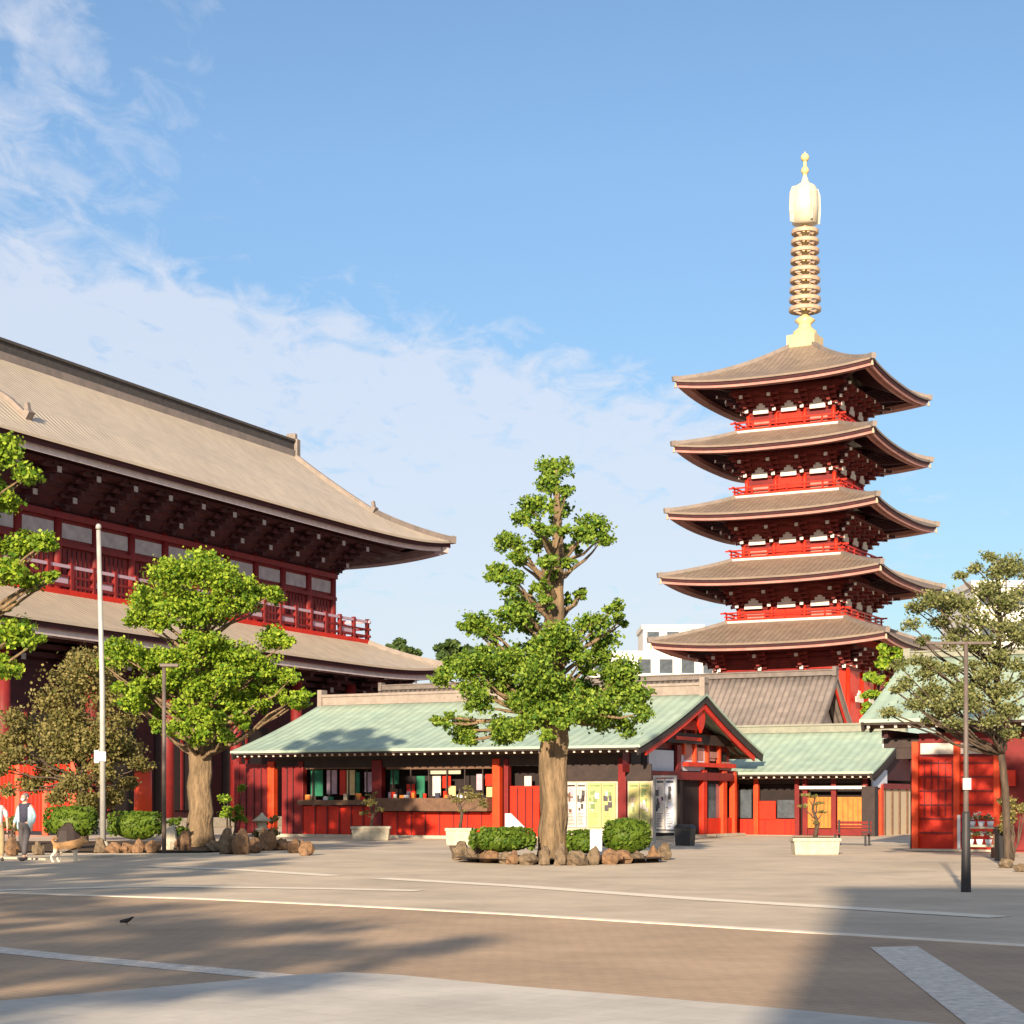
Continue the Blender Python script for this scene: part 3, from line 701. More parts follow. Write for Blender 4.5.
vp('dado', 'red', 738, 756, 819, 838); vp('dado', 'red', 760, 796, 819, 838); vp('wall_panel', 'red', 760, 776, 801, 820)
vp('window', 'glass', 728, 752, 790, 818, 1.5); vp('window', 'glass', 778, 795, 800, 818, 1.5)
for pa, pb in ((728, 752), (778, 795)):
    for k in range(1, 4): px = pa+(pb-pa)*k/4; vp('mullion', 'beige' if k == 2 else 'brown', px-.5, px+.5, 790 if pa < 760 else 800, 818, 1.47, .03)
vp('transom', 'brown', 728, 752, 801, 802, 1.46, .03)
for px in (765, 785, 791, 742, 748): vp('batten', 'dred', px-.4, px+.4, 820, 837, 1.31, .03)
for px in (812, 816, 820, 824, 828, 843, 848, 853, 858): vp('door_slat', 'brown', px-.25, px+.25, 798, 827, 1.31, .02)
vp('stone_step', 'stone', 720, 797, 835, 839, 1.0, .6)
vp('door', 'door', 808, 832, 797, 828); vp('door', 'door', 838, 864, 797, 828)
vp('door_base', 'dred', 803, 866, 829, 842); vp('rolled_blind', 'white', 800, 866, 786, 789, 1.1, .10)
x = 6.0
b = MB(); b.face([(x, 1.2, 2.5), (x, 9.6, 2.5)]+[(x, wp_(t/6)[0], wp_(t/6)[1]-.2) for t in range(10, 1, -1)]); b.build('gable_wall', M['brack'], wing)
b = MB(); b.box(x+.02, x+.08, 1.3, 3.6, 2.15, 2.95); b.build('plaster_panel', M['bluegrey'], wing)
b = MB(); b.box(x-.3, x+.3, .9, 1.5, 0, 2.2); b.build('corner_post', M['dark'], wing, bevel=.02)
b = MB(); b.box(x-.1, x+.1, 2.6, 3.0, 0, 2.3); b.box(x-.1, x+.02, 3.0, 7.8, 0, 2.1, 1); b.build('end_door', [M['orange'], M['beige']], wing)
for yy in (3.3, 4.5, 5.7, 7.0):
    b = MB(); b.box(x+.025, x+.09, yy-.07, yy+.07, 0, 2.2); b.build('end_post', M['brown'], wing)
b = MB(); b.box(x+.03, x+.12, 2.9, 7.8, 2.1, 2.35); b.build('end_beam', M['dred'], wing)

# ------------------------------------------------------------------ kiosk on the right
kio = thing('ticket_pavilion', 'bright red pavilion with green roof and white name board at the right', 'building', (10.8, 56.0, 0), A28)
kr, kp_ = gable_roof(kio, 0, 13, 5.1, 4.1, 6.4, M['copper'], M['gridge'], raft=.42, inner=M['dark'], ridgeh=.18)
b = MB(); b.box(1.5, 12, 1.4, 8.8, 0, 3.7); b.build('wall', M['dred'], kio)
def kx(px, yb=1.4):
    x0 = 10.8+yb*.4695; y0 = 56.0+yb*.8829; k = (px-512)/F
    return -(x0-k*y0)/(.8829+k*.4695)
def kp(name, m_, pa, pb, py0, py1, off=0, th=.06, par=None):
    yb = 1.4-off; xa, xb = kx(pa, yb), kx(pb, yb); Y = 56+yb*.8829-(xa+xb)/2*.4695
    b = MB(); b.box(xa, xb, yb-th, yb, max(.02, EYE+(HY-py1)/F*Y), EYE+(HY-py0)/F*Y); return b.build(name, M[m_] if isinstance(m_, str) else m_, kio)
for yy in (1.6, 3.4, 5.1, 6.8, 8.5):
    b = MB(); b.box(.35, 1.49, yy-.14, yy+.14, 3.25, 3.55); b.box(.75, 1.49, yy-.11, yy+.11, 2.9, 3.248); b.box(.30, .347, yy-.13, yy+.13, 3.27, 3.53, 1); b.build('eave_bracket', [M['dark'], M['white']], kio)
b = MB(); b.box(.45, .65, .9, 9.3, 3.552, 3.80); b.build('side_beam', M['brack'], kio)
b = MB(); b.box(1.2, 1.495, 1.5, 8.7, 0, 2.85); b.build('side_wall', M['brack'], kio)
kp('sign_board', 'paper', 921, 984, 743, 754, .05, .06)
kp('wall_panel', 'red', 919, 996, 757, 850)
for pa in (916.5, 958, 998): kp('column', 'orange', pa-3, pa+3, 742, 851, .08, .2)
for k in range(6):
    y0 = 762+k*14; kp('batten', 'dred', 920, 956, y0, y0+1.6, .07, .05); kp('batten', 'dred', 960, 996, y0, y0+1.6, .07, .05)
for k in range(5): kp('batten', 'dred', 924+k*7, 925.2+k*7, 760, 816, .065, .04)
kp('wall_panel', 'dred', 1001, 1040, 757, 850); kp('stone_step', 'stone', 914, 1000, 849, 853, .3, .5)
kp('banner', 'shirt', 957.5, 960.5, 815, 850, .35, .04)
kp('lantern', 'red', 1002, 1016, 770, 786, .2, .1)

# ------------------------------------------------------------------ grey roofed building in front of the pagoda
gb = thing('grey_roofed_building', 'building with a large grey brown tiled gable roof below the pagoda', 'building', (18.1-2.6*.4695*2.3, 100-2.6*.8829*2.3, 0), A28)
gable_roof(gb, -30, 0, 6.0, 3.6, 8.6, M['gtile'], M['gtile2'], .25, .3, raft=.5, board=M['gtile'], ridgeh=.28)
b = MB(); b.box(-29, -1, 1.5, 10.5, 0, 3.8); b.build('wall', M['dred'], gb)
b = MB(); b.face([(-1, 1.5, 3.5), (-1, 10.5, 3.5), (-1, 6, 8.0)]); b.build('gable_wall', M['white'], gb)
for k in range(9): 
    b = MB(); b.box(-28.5+3.4*k, -28.2+3.4*k, 1.2, 1.5, 0, 3.6); b.build('column', M['red'], gb)

# ------------------------------------------------------------------ far buildings
def block(name, label, x0, x1, y0, y1, h, storeys, cols, m_, win='glass', grp=None):
    t = thing(name, label, 'building', ((x0+x1)/2, y0, 0), 0, grp)
    hx = (x1-x0)/2; b = MB(); b.box(-hx, hx, 0, y1-y0, 0, h); b.box(-hx-.2, hx+.2, -.2, y1-y0+.2, h+.002, h+.6); b.build('wall', M[m_], t)
    first = None
    for i in range(storeys):
        for j in range(cols):
            w = 2*hx/cols; cx = -hx+w*(j+.5); z = (i+.45)*h/storeys
            if first is None:
                b = MB(); b.box(-w*.3, w*.3, -.06, 0, 0, h/storeys*.45); b.box(-w*.33, w*.33, -.12, 0, -.1, -.003, 1); first = b.build('window', [M[win], M['conc']], t); first.location = (cx, -.003, z)
            else: dupe(first, t, (cx, -.003, z))
    return t
block('office_block', 'white low office block far behind the central tree', 9.5, 25.5, 220, 235, 19.2, 5, 6, 'conc')
block('office_tower', 'small white stair tower on the skyline left of the pagoda', 17.2, 25, 236, 246, 24.0, 7, 3, 'white')
block('apartment_block', 'pale apartment block behind the thin olive tree at the right', 41.0, 66, 160, 172, 20.5, 7, 9, 'conc')

# ------------------------------------------------------------------ red board fence at far left
fn = thing('board_fence', 'bright red board wall with orange posts behind the left hedge', 'wall', (0, 0, 0))
pA = Vector(P(-60, 800, 86)); pB = Vector(P(74, 800, 80))
d = (pB-pA); n_ = 5
for k in range(n_):
    a = pA+d*k/n_; c = pA+d*(k+1)/n_
    b = MB(); b.bar((a.x, a.y, 1.7), (c.x, c.y, 1.7), .08, 3.0, 0)
    for q in range(7): m0 = a+(c-a)*(q+.5)/7; b.bar((m0.x, m0.y-.06, .3), (m0.x, m0.y-.06, 3.1), .03, .03, 1, Vector((0, 1, 0)))
    b.build('panel', [M['red'], M['dred']], fn)
for k in range(n_+1):
    a = pA+d*k/n_; b = MB(); b.box(a.x-.13, a.x+.13, a.y-.16, a.y+.12, 0, 3.3); b.build('post', M['orange'], fn, bevel=.02)
b = MB(); b.bar((pA.x, pA.y, 3.35), (pB.x, pB.y, 3.35), .5, .12); b.build('coping', M['dark'], fn)
# ------------------------------------------------------------------ trees
def leaves(b, c, r, n, size, rnd, mi=0, clump=.45, up=.4):
    k = max(4, int(n/34)); cen = []
    for _ in range(k):
        d = Vector((rnd.gauss(0, 1), rnd.gauss(0, 1), rnd.gauss(0, 1))).normalized()
        cen.append(d*(rnd.random()**.45)*.92)
    for i in range(n):
        q = cen[i % k]+Vector((rnd.gauss(0, 1), rnd.gauss(0, 1), rnd.gauss(0, .8)))*clump*.42
        p = Vector(c)+Vector((q.x*r[0], q.y*r[1], q.z*r[2]))
        nn = Vector((rnd.gauss(0, 1), rnd.gauss(0, 1), rnd.gauss(up, 1))).normalized()
        x = nn.orthogonal().normalized(); x.rotate(Matrix.Rotation(rnd.random()*6.28, 3, nn)); y = nn.cross(x)
        s = size*rnd.uniform(.6, 1.35)
        b.face([p-x*s*.5, p-y*s*.36, p+x*s*.5, p+y*s*.36], mi)
def limb(b, a, c, r0, r1, rnd, n=5, sag=.12, mi=0):
    a = Vector(a); c = Vector(c); L = (c-a).length; pts = []; rad = []
    for i in range(n+1):
        t = i/n; p = a.lerp(c, t)+Vector((rnd.uniform(-1, 1), rnd.uniform(-1, 1), rnd.uniform(-1, 1)))*L*.035*(0 if i in (0, n) else 1)
        p.z += math.sin(t*math.pi)*-sag*L*.3; pts.append(p); rad.append(r0+(r1-r0)*t)
    b.tube(pts, rad, 7, mi, wob=.3)
def tree(name, label, Y, trunk, lobes, lm, bark='bark', leaf=.16, dens=1., depth=1., seed=1, group=None, cat='tree', clump=.45, back=.5, limbs=True, flatten=.8, base=None):
    """trunk: [(px,py,half width px)] from the ground up; lobes: [(px,py,r px)]"""
    rnd = random.Random(seed); g = P(trunk[0][0], trunk[0][1], Y); g.z = 0 if base is None else base
    t = thing(name, label, cat, g, 0, group); cr = MB(); tb = MB()
    pts = [P(a, b_, Y)-g for a, b_, w in trunk]; rad = [w*Y/F for a, b_, w in trunk]
    pts[0].z = 0; 
    # flare at the root, extra rings for roughness
    pp = []; rr = []
    for i in range(len(pts)-1):
        for k in range(4): q = k/4; pp.append(pts[i].lerp(pts[i+1], q)+Vector((rnd.uniform(-1, 1), rnd.uniform(-1, 1), 0))*rad[i]*.12); rr.append(rad[i]+(rad[i+1]-rad[i])*q)
    pp.append(pts[-1]); rr.append(rad[-1]); pp[0] = pts[0]; rr[0] *= 1.18
    tb.tube(pp, rr, 12, wob=.35)
    cx = trunk[-1][0]; sp = max([abs(l[0]-cx) for l in lobes]+[1])
    all_l = []
    for (a, b_, r) in lobes:
        off = depth*sp*Y/F*math.sqrt(max(.05, 1-min(1, abs(a-cx)/sp)**2))
        dY = rnd.uniform(-.6, .35)*off
        if abs(a-trunk[-1][0]) < 26 and b_ > 600: dY = -abs(rnd.uniform(.35, .8)*min(off, 2.4))
        all_l.append((P(a, b_, Y+dY)-g, r*Y/F))
        if rnd.random() < back: all_l.append((P(a+rnd.uniform(-.3, .3)*r, b_+rnd.uniform(-.2, .5)*r, Y+rnd.uniform(.3, .8)*off)-g, r*Y/F*.95))
    for c, r in all_l:
        n = int(dens*r*r*1500/(leaf/.16)**2)+40
        leaves(cr, c, (r, r*1.05, r*flatten), n, leaf, rnd, clump=clump)
        if limbs:
            # limb leaves the trunk lower than the lobe
            tz = max(.36*pts[-1].z, c.z-.5*math.hypot(c.x, c.y)-.3); best = min(range(len(pp)), key=lambda i: abs(pp[i].z-tz))
            s = pp[best]; limb(tb, s, c-Vector((0, 0, r*.15)), min(rr[best]*.4, .085), .015, rnd)
    tb.build('trunk', M[bark], t); cr.build('crown', LM[lm], t)
    return t
T1 = [(a, b_, r*(1.16 if b_ > 600 else 1.2)) for a, b_, r in [(557,470,13),(549,483,10),(532,508,13),(523,518,9),(558,508,12),(542,530,9),(593,526,15),(603,538,9),(582,536,11),(509,543,11),(521,553,9),(500,574,11),(514,577,9),(509,591,8),
 (559,551,9),(546,583,7),(583,594,6),(514,613,17),(476,623,13),(466,624,8),(490,629,13),(526,624,14),(560,634,17),(593,628,17),(612,608,10),(621,619,6),(605,641,14),(570,648,15),
 (467,666,17),(443,677,10),(490,668,20),(514,663,18),(474,689,13),(537,675,20),(502,684,13),(619,675,18),(631,694,15),(637,712,12),(598,708,19),(572,708,17),(537,701,16),
 (448,721,9),(434,720,5),(465,727,12),(468,739,8),(500,728,14),(518,728,12),(532,717,13),(626,727,11),(549,737,9),(585,668,9),(600,720,10),(560,690,14),(548,712,12),(562,722,10),(580,655,10),(545,660,12),(528,690,12),(485,650,10),(600,655,10),(615,695,14),(585,690,13),(450,665,9),(480,705,12),(515,700,12),(540,645,11),(553,522,7),(566,492,7),(547,560,8),(567,565,7),(541,543,8),(574,548,7),(549,600,8),(566,600,7),(562,530,7),(538,590,8),(552,575,6)]]
tree('central_tree', 'tall pruned tree with thick trunk and knobbly leafy stubs in the rock ringed bed', 46.5, [(553, 860, 15), (553, 800, 14), (554, 740, 13.5), (554, 690, 12), (554, 640, 11), (554, 590, 9.5), (558, 550, 6), (557, 500, 3.5), (557, 470, 1.5)], T1, 'green', leaf=.105, dens=1.15, depth=.75, seed=4, back=.5, clump=.55)
T2 = [(170,575,22),(200,570,22),(225,580,20),(250,590,15),(272,592,11),(150,600,19),(180,606,22),(215,604,20),(245,602,13),(140,615,13),(160,620,13),(195,618,14),(125,650,17),(112,645,8),(150,656,17),(180,658,19),(210,655,19),
 (240,660,20),(265,668,17),(270,638,15),(285,642,9),(140,690,17),(135,703,13),(170,680,16),(200,688,20),(235,700,18),(240,720,11),(215,720,13),(182,708,13),(300,697,11),(288,702,9),(290,678,11),(225,676,17),(255,690,10),(160,712,9),(180,730,13),(203,734,14),(226,736,10),(158,726,9),(200,715,14),(205,640,14),(190,635,10),(220,645,12),(105,665,8),(118,690,9),(262,705,9),(275,690,10)]
tree('street_tree', 'bushy lime green tree in front of the temple hall beside the thin lamp pole', 60, [(201, 848, 14), (200, 800, 12), (200, 745, 11), (200, 700, 8), (203, 650, 5), (203, 600, 3)], T2, 'lime', leaf=.13, dens=1.1, depth=.9, seed=9, back=1.0, clump=.55)
T3 = [(6,450,18),(26,474,14),(2,500,18),(18,545,20),(45,541,13),(6,572,18),(30,582,13),(52,576,8),(14,634,20),(34,642,11),(4,668,15),(10,606,8),(-30,470,26),(-40,520,28),(-30,570,28),(-40,620,28),(-35,670,26),(-80,440,30),(-90,500,32),(-90,560,34),(-95,620,32),(-85,680,26),(-140,500,28),(-150,580,30),(-140,650,26),(-60,410,22)]
tree('edge_tree', 'leafy green tree reaching in from the left edge of the view', 38, [(-75, 876, 16), (-75, 780, 13), (-72, 690, 11), (-70, 600, 8), (-70, 480, 4)], T3, 'lime', leaf=.105, dens=1.1, depth=.7, seed=12, back=.5, clump=.55)
T4 = [(80,680,26),(108,700,22),(52,700,18),(95,738,24),(60,738,20),(32,730,16),(20,757,14),(12,716,13),(120,748,18),(130,785,9),(46,772,13),(86,662,17),(108,664,13),(75,780,13),(100,770,14),(66,715,16),(125,720,12),(30,785,12),(60,795,12),(90,800,12),(115,795,11),(10,740,14),(0,765,12),(5,790,9),(140,765,10),(70,755,14),(105,745,14)]
tree('brownish_tree', 'olive brown thin leaved tree behind the pale flagpole', 66, [(84, 838, 4), (84, 780, 3.6), (82, 730, 3), (84, 680, 1.6)], T4, 'olive', 'dbark', leaf=.13, dens=.8, depth=.9, seed=21, clump=.85, back=.8)
T5 = [(990,556,7),(1010,566,14),(976,568,8),(1030,570,14),(985,588,12),(932,600,12),(950,598,10),(966,604,11),(918,606,8),(1006,600,14),(1024,592,12),(976,620,14),(942,622,9),(1002,626,12),(950,641,10),(925,640,7),(905,682,8),(930,690,13),(960,690,14),
 (915,704,10),(944,706,14),(974,700,13),(1000,690,13),(1016,664,12),(918,660,8),(990,720,11),(1010,732,9),(1040,620,18),(1040,680,18),(895,690,6),(1060,650,20),(1000,655,10),(970,665,9),(985,640,9),(900,665,9),(930,665,10),(950,668,9),(912,625,9),(960,575,6),(995,575,9),(1015,635,12),(930,720,8),(955,722,9),(890,712,8),(975,642,12),(945,610,10),(925,675,10),(985,675,12),(1010,710,12),(958,632,10)]
tree('sparse_pine', 'sparse olive pine with tiered branches above the red pavilion', 43, [(1008, 866, 4), (1006, 800, 3.6), (1000, 740, 3.2), (997, 680, 2.8), (1000, 620, 2.2), (998, 560, 1.2)], T5, 'pine', 'dbark', leaf=.075, dens=.8, depth=.7, seed=31, clump=1.05, flatten=.65, back=.6)
tree('young_tree', 'small yellow green tree beside the pagoda foot', 95, [(874, 735, 2), (876, 700, 1.6), (882, 668, .8)], [(898,655,11),(906,668,10),(900,682,10),(882,650,9),(905,698,9),(885,664,10),(876,678,9),(871,694,8),(889,688,7),(868,708,7),(892,702,8)], 'lime', 'dbark', leaf=.3, dens=1.2, seed=33, base=0)
for i, (px, py, r, lb) in enumerate(((400,648,10,'dark far tree just right of the hall lower roof'),(447,648,11,'far tree on the skyline behind the left stubs of the central tree'),(470,655,12,'far tree seen through the central tree crown'),(890,650,14,'far tree between the pagoda and the pale apartment block'))):
    tree('far_tree', lb, 185, [(px, 800, 3), (px, py, 1.5)], [(px-8,py+2,r*.8),(px+6,py,r*.8),(px,py-3,r*.7),(px+14,py+5,r*.6),(px,py+12,r*1.1)], 'far', 'dbark', leaf=.55, dens=1.6, seed=40+i, group='trees on the skyline')
# trees beyond the frame that throw the shadows on the left
def round_tree(x, y, h, r, label, seed, cz0=.35):
    rnd = random.Random(seed); t = thing('shade_tree', label, 'tree', (x, y, 0), 0, 'shade trees outside the view')
    tb = MB(); cr = MB(); tb.tube([(0, 0, 0), (.1, 0, h*.3), (0, .1, h*.6), (.1, 0, h*.85)], [.3, .24, .16, .05], 10, wob=.3)
    for k in range(34):
        a = rnd.random()*6.28; q = math.sqrt(rnd.random())*r; z = h*(cz0+(1-cz0)*rnd.random())
        q *= math.sqrt(max(.15, 1-((z/h-.62)/.42)**2)); c = Vector((math.cos(a)*q, math.sin(a)*q, z)); rr = rnd.uniform(.45, .95)
        leaves(cr, c, (rr, rr, rr*.7), 320, .2, rnd); limb(tb, (0, 0, max(h*.25, z-q*.6)), c, .09, .02, rnd)
    tb.build('trunk', M['bark'], t); cr.build('crown', LM['green'], t)
round_tree(-8.6, -4.2, 8.2, 3.3, 'broad leafy street tree left behind the viewer, nearest the walk', 51, .42)
round_tree(-11.2, -7.0, 9.2, 3.4, 'broad leafy street tree behind the viewer, farthest back of the row', 56, .35)
round_tree(-13.2, 3.0, 8.6, 3.2, 'broad leafy street tree left of the viewer, second along the walk', 52, .42)
round_tree(-16.5, 1.5, 9.0, 3.2, 'broad leafy street tree left of the viewer, set back from the walk', 55, .35)
round_tree(-13.5, 16.5, 9.0, 3.0, 'broad leafy street tree left of the viewer, third along the walk', 53, .45)
round_tree(-15.5, 24.5, 9.0, 2.8, 'broad leafy street tree left of the view, farthest along the walk', 54, .45)

# ------------------------------------------------------------------ hedges, rocks, pots
def shrub(px0, px1, py0, py1, Y, label, lm='olive', seed=1):
    rnd = random.Random(seed); c = P((px0+px1)/2, 800, Y); z0 = max(0, EYE+(HY-py1)/F*Y); zt = EYE+(HY-py0)/F*Y; z0 = 0
    t = thing('shrub', label, 'shrub', (c.x, Y, 0)); hw = (px1-px0)/2*Y/F; h = zt; cr = MB(); sb = MB()
    for k in range(11):
        p = Vector((rnd.uniform(-.65, .65)*hw, rnd.uniform(-.4, .4)*hw, h*rnd.uniform(.35, .9))); rr = hw*rnd.uniform(.28, .45)
        leaves(cr, p, (rr, rr, rr*.8), 150, .085, rnd, clump=.8); limb(sb, (0, 0, 0), p, .03, .012, rnd)
    cr.build('foliage', LM[lm], t); sb.build('stem', M['dbark'], t); return t
def hedge(px0, px1, py0, py1, Y, label, lm='hedge', seed=1, z0=.15, name='hedge', dy=1.1, grp=None, cat='hedge', rnds=.25, leaf=.09):
    rnd = random.Random(seed); a = P(px0, 800, Y); c = P(px1, 800, Y); zt = EYE+(HY-py0)/F*Y; z0 = max(0, EYE+(HY-py1)/F*Y)
    t = thing(name, label, cat, ((a.x+c.x)/2, Y, z0), 0, grp); hx = (c.x-a.x)/2; h = zt-z0
    b = MB(); b.blob((0, 0, h*.48), (hx*.93, dy*.45, h*.5), 0, 14, 10, .08, seed)
    n = int(260*(hx*2*h+hx*2*dy)*(.09/leaf)**2)+60
    for _ in range(n):
        th = rnd.random()*6.28; u = rnd.uniform(-.6, 1)
        d = Vector((math.cos(th)*math.sqrt(1-u*u), math.sin(th)*math.sqrt(1-u*u), u))
        e = 1/max(abs(d.x), abs(d.y), abs(d.z)); k = 1+(e-1)*(1-rnds)*.9; d *= k*rnd.uniform(.9, 1.04)
        p = Vector((d.x*hx*.95, d.y*dy*.5, h*.5+d.z*h*.48)); nn = Vector((rnd.gauss(0, 1), rnd.gauss(0, 1), rnd.gauss(.5, 1))).normalized()
        x = nn.orthogonal().normalized(); y = nn.cross(x); s = leaf*rnd.uniform(.6, 1.4); b.face([p-x*s*.6, p-y*s*.4, p+x*s*.6, p+y*s*.4], 1)
    b.build('foliage', [LM[lm], LM[lm]], t)
    sb = MB(); sb.tube([(0, 0, 0), (0, 0, h*.6)], [.05, .03], 6); sb.build('stem', M['dbark'], t)
    return t
hedge(468, 537, 827, 852, 46, 'low clipped hedge left of the big trunk in the rock bed', seed=1)
hedge(566, 600, 830, 853, 46.3, 'low clipped hedge right of the big trunk beside the white notice', seed=2)
hedge(601, 652, 818, 854, 46.8, 'taller round clipped bush at the right end of the rock bed', seed=3, rnds=.6)
hedge(44, 98, 806, 838, 58, 'wide green hedge behind the dog', seed=4)
hedge(108, 162, 811, 839, 57.5, 'green hedge between the pale flagpole and the street tree', seed=5)
shrub(216, 247, 782, 822, 64, 'loose yellow green shrub right of the street tree trunk', 'lime', 6)
shrub(252, 280, 815, 832, 60, 'small olive shrub among the rocks in front of the shop hall', 'olive', 7)
shrub(996, 1030, 790, 822, 47, 'olive shrub at the right edge in front of the red pavilion', 'olive', 8)
shrub(165, 186, 812, 840, 59, 'thin leafy shrub left of the street tree trunk', 'hedge', 9)
shrub(1, 22, 808, 836, 62, 'yellowish shrub at the left edge behind the walkers', 'olive', 10)

ORD = ['first', 'second', 'third', 'fourth', 'fifth', 'sixth', 'seventh', 'eighth', 'ninth', 'tenth', 'eleventh', 'twelfth', 'thirteenth', 'fourteenth', 'fifteenth', 'sixteenth', 'seventeenth', 'eighteenth', 'nineteenth', 'twentieth']
rnd = random.Random(5)
def rock(px, pyb, w, h, label, grp, seed, m_='rock', Y=None):
    Y = Y or F*EYE/(pyb-HY); s = Y/F; b = MB(); wz_ = w*s/2; hz = h*s
    b.blob((0, 0, hz*.42), (wz_, wz_*.85, hz*.62), 0, 9, 6, .32, seed, flat=0)
    o = b.build('rock', M[m_]); o.location = ((px-512)/F*Y, Y, 0); tag(o, label, 'rock', grp); return o
bedc = P(560, 800, 46.5)
# front edging of the central bed
xs = [459, 474, 489, 503, 516, 530, 545, 562, 577, 593, 607, 622, 638, 652, 664]
for i, px in enumerate(xs):
    u = (px-561)/108; py = 865.5-6*u*u; rock(px+rnd.uniform(-3, 3), py, rnd.uniform(11, 23), rnd.uniform(10, 19), '%s edging rock from the left along the front of the central tree bed' % ORD[i], 'rocks ringing the central tree bed', i+1, rnd.choice(['rock', 'rock2', 'rock']))
b = MB(); n = 28
b.face([(bedc.x+math.cos(2*math.pi*k/n)*2.75, 46.6+math.sin(2*math.pi*k/n)*2.0, .12) for k in range(n)]); struct('soil_bed', b, M['soil'])
xs = [170, 184, 214, 228, 241, 254, 268, 281, 294, 306]
for i, px in enumerate(xs):
    rock(px, rnd.uniform(850, 856), rnd.uniform(13, 19), rnd.uniform(11, 24), '%s rock from the left around the foot of the street tree' % ORD[i], 'rocks at the street tree', i+30, rnd.choice(['rock', 'rock2', 'stone']))
xs = [100, 114, 127, 139, 152]
for i, px in enumerate(xs):
    rock(px, 853, rnd.uniform(12, 16), rnd.uniform(9, 14), '%s low rock from the left under the hedge beside the flagpole' % ORD[i], 'rocks under the left hedge', i+50, rnd.choice(['rock', 'rock2']))
rock(67, 850, 26, 27, 'large dark boulder behind the dog', None, 61, 'dark')
rock(12, 856, 14, 17, 'brown rock at the left edge behind the walkers', None, 62, 'rock2'); rock(38, 855, 13, 12, 'low rock just right of the walker in pale blue', None, 63)
rock(1006, 868, 16, 9, 'flat rock on the right beside the black box', None, 64); rock(1020, 872, 12, 9, 'small rock at the right edge of the view', None, 65)
b = MB(); b.face([(*G(-40, 853)[:2], .05), (*G(200, 853)[:2], .05), (*G(315, 849)[:2], .05), (-8, 68, .05), (-22, 68, .05)]); struct('soil_bed', b, M['soil'])

def planter(px0, px1, pyt, pyb, Y, label, lobes, lm, seed, grp):
    c = P((px0+px1)/2, 800, Y); hw = (px1-px0)/2*Y/F; h = (pyb-pyt)*Y/F; z = 0
    t = tag(MB().build('x', M['stone']), None); bpy.data.objects.remove(t)
    t = thing('planter', label, 'planter', (c.x, Y, 0), 0, grp); b = MB(); d = .38
    b.frustum(hw*.93, d*.93, 0, hw, d, h); b.box(-hw-.03, hw+.03, -d-.03, d+.03, h-.10, h+.0015); b.build('tub', M['stone'], t, bevel=.015)
    b = MB(); b.box(-hw+.06, hw-.06, -d+.06, d-.06, h-.02, h+.02); b.build('soil', M['soil'], t)
    r = random.Random(seed); b = MB(); cr = MB(); top = max(P(*l[:2], Y).z for l in lobes)
    pts = [Vector((0, 0, h)), Vector((.08, 0, h+(top-h)*.35)), Vector((-.06, .03, h+(top-h)*.7)), Vector((0, 0, top))]; b.tube(pts, [.07, .055, .04, .02], 7, wob=.3)
    for a, q, rr in lobes:
        p = P(a, q, Y)-Vector((c.x, Y, 0)); p.y = r.uniform(-.15, .15); rm = rr*Y/F
        limb(b, (0, 0, min(p.z, top)*.6+h*.4), p, .025, .01, r); leaves(cr, p, (rm, rm, rm*.5), int(140*rm*rm/.05)+40, .07, r)
    b.build('stem', M['dbark'], t); cr.build('foliage', LM[lm], t)
    return t
planter(352, 390, 826, 840, 71.5, 'long cream planter with a small pine in front of the left shop counter', [(372,802,9),(364,812,6),(380,810,6),(372,795,6)], 'olive', 1, 'cream planters')
planter(446, 474, 828, 845, 64, 'square cream planter with a flat topped pine beside the hedge', [(470,796,12),(455,800,8),(484,803,8),(468,788,8),(462,810,5)], 'olive', 2, 'cream planters')
planter(792, 838, 838, 854.5, 53, 'wide cream planter with a slim pine before the amber doors', [(808,797,8),(818,803,6),(802,806,5),(822,812,5),(815,822,5)], 'olive', 3, 'cream planters')
# ------------------------------------------------------------------ poles, signs, small things
t = thing('flagpole', 'tall pale metal flagpole standing before the temple hall', 'flagpole', (P(103, 800, 56).x, 56, 0))
b = MB(); b.tube([(0, 0, 0), (-.02, 0, 5), (-.14, 0, (800-530)/F*56+1.6)], [.095, .085, .07], 12); b.build('pole', M['steel'], t)
b = MB(); b.lathe([(.15, 0), (.25, .02), (.25, .12), (.15, .3), (.15, .32)], 12); b.build('base', M['stone'], t)
b = MB(); b.box(-.26, -.11, -.08, .08, 2.75, 3.15); b.box(-.11, .12, -.145, -.11, 2.8, 3.1); b.build('cleat_box', M['conc'], t, bevel=.01)
b = MB(); b.lathe([(0, .08), (.06, .06), (.09, 0), (.09, -.08), (0, -.1)], 10); o = b.build('finial', M['steel'], t); o.location = (-.14, 0, (800-530)/F*56+1.72)
t = thing('lamp_pole', 'thin grey brown lamp pole in front of the street tree crown', 'street lamp', (P(164, 800, 54).x, 54, 0))
b = MB(); b.tube([(0, 0, 0), (0, 0, 5.7)], [.07, .055], 10); b.build('pole', M['greypole'], t)
b = MB(); b.box(-.12, .45, -.10, .10, 5.58, 5.69); b.build('lamp_head', M['greypole'], t, bevel=.03)
t = thing('iron_post', 'dark iron post standing on the kerb at the right', 'street lamp', (P(966, 800, 31.3).x, 31.3, 0))
b = MB(); b.tube([(0, 0, 0), (0, 0, 2.0), (0, 0, 4.35)], [.05, .045, .035], 12); b.build('pole', M['greypole'], t)
b = MB(); b.lathe([(.09, 0), (.09, .05), (.07, 1.35), (.06, 1.4), (0, 1.4)], 12); b.build('sleeve', M['iron'], t)
b = MB(); b.bar((-.70, 0, 4.33), (.45, 0, 4.33), .05, .05); b.build('cross_arm', M['greypole'], t, bevel=.01)
b = MB(); b.box(-.07, .07, -.08, -.04, 1.78, 1.98); b.build('sticker_plate', M['paper'], t)
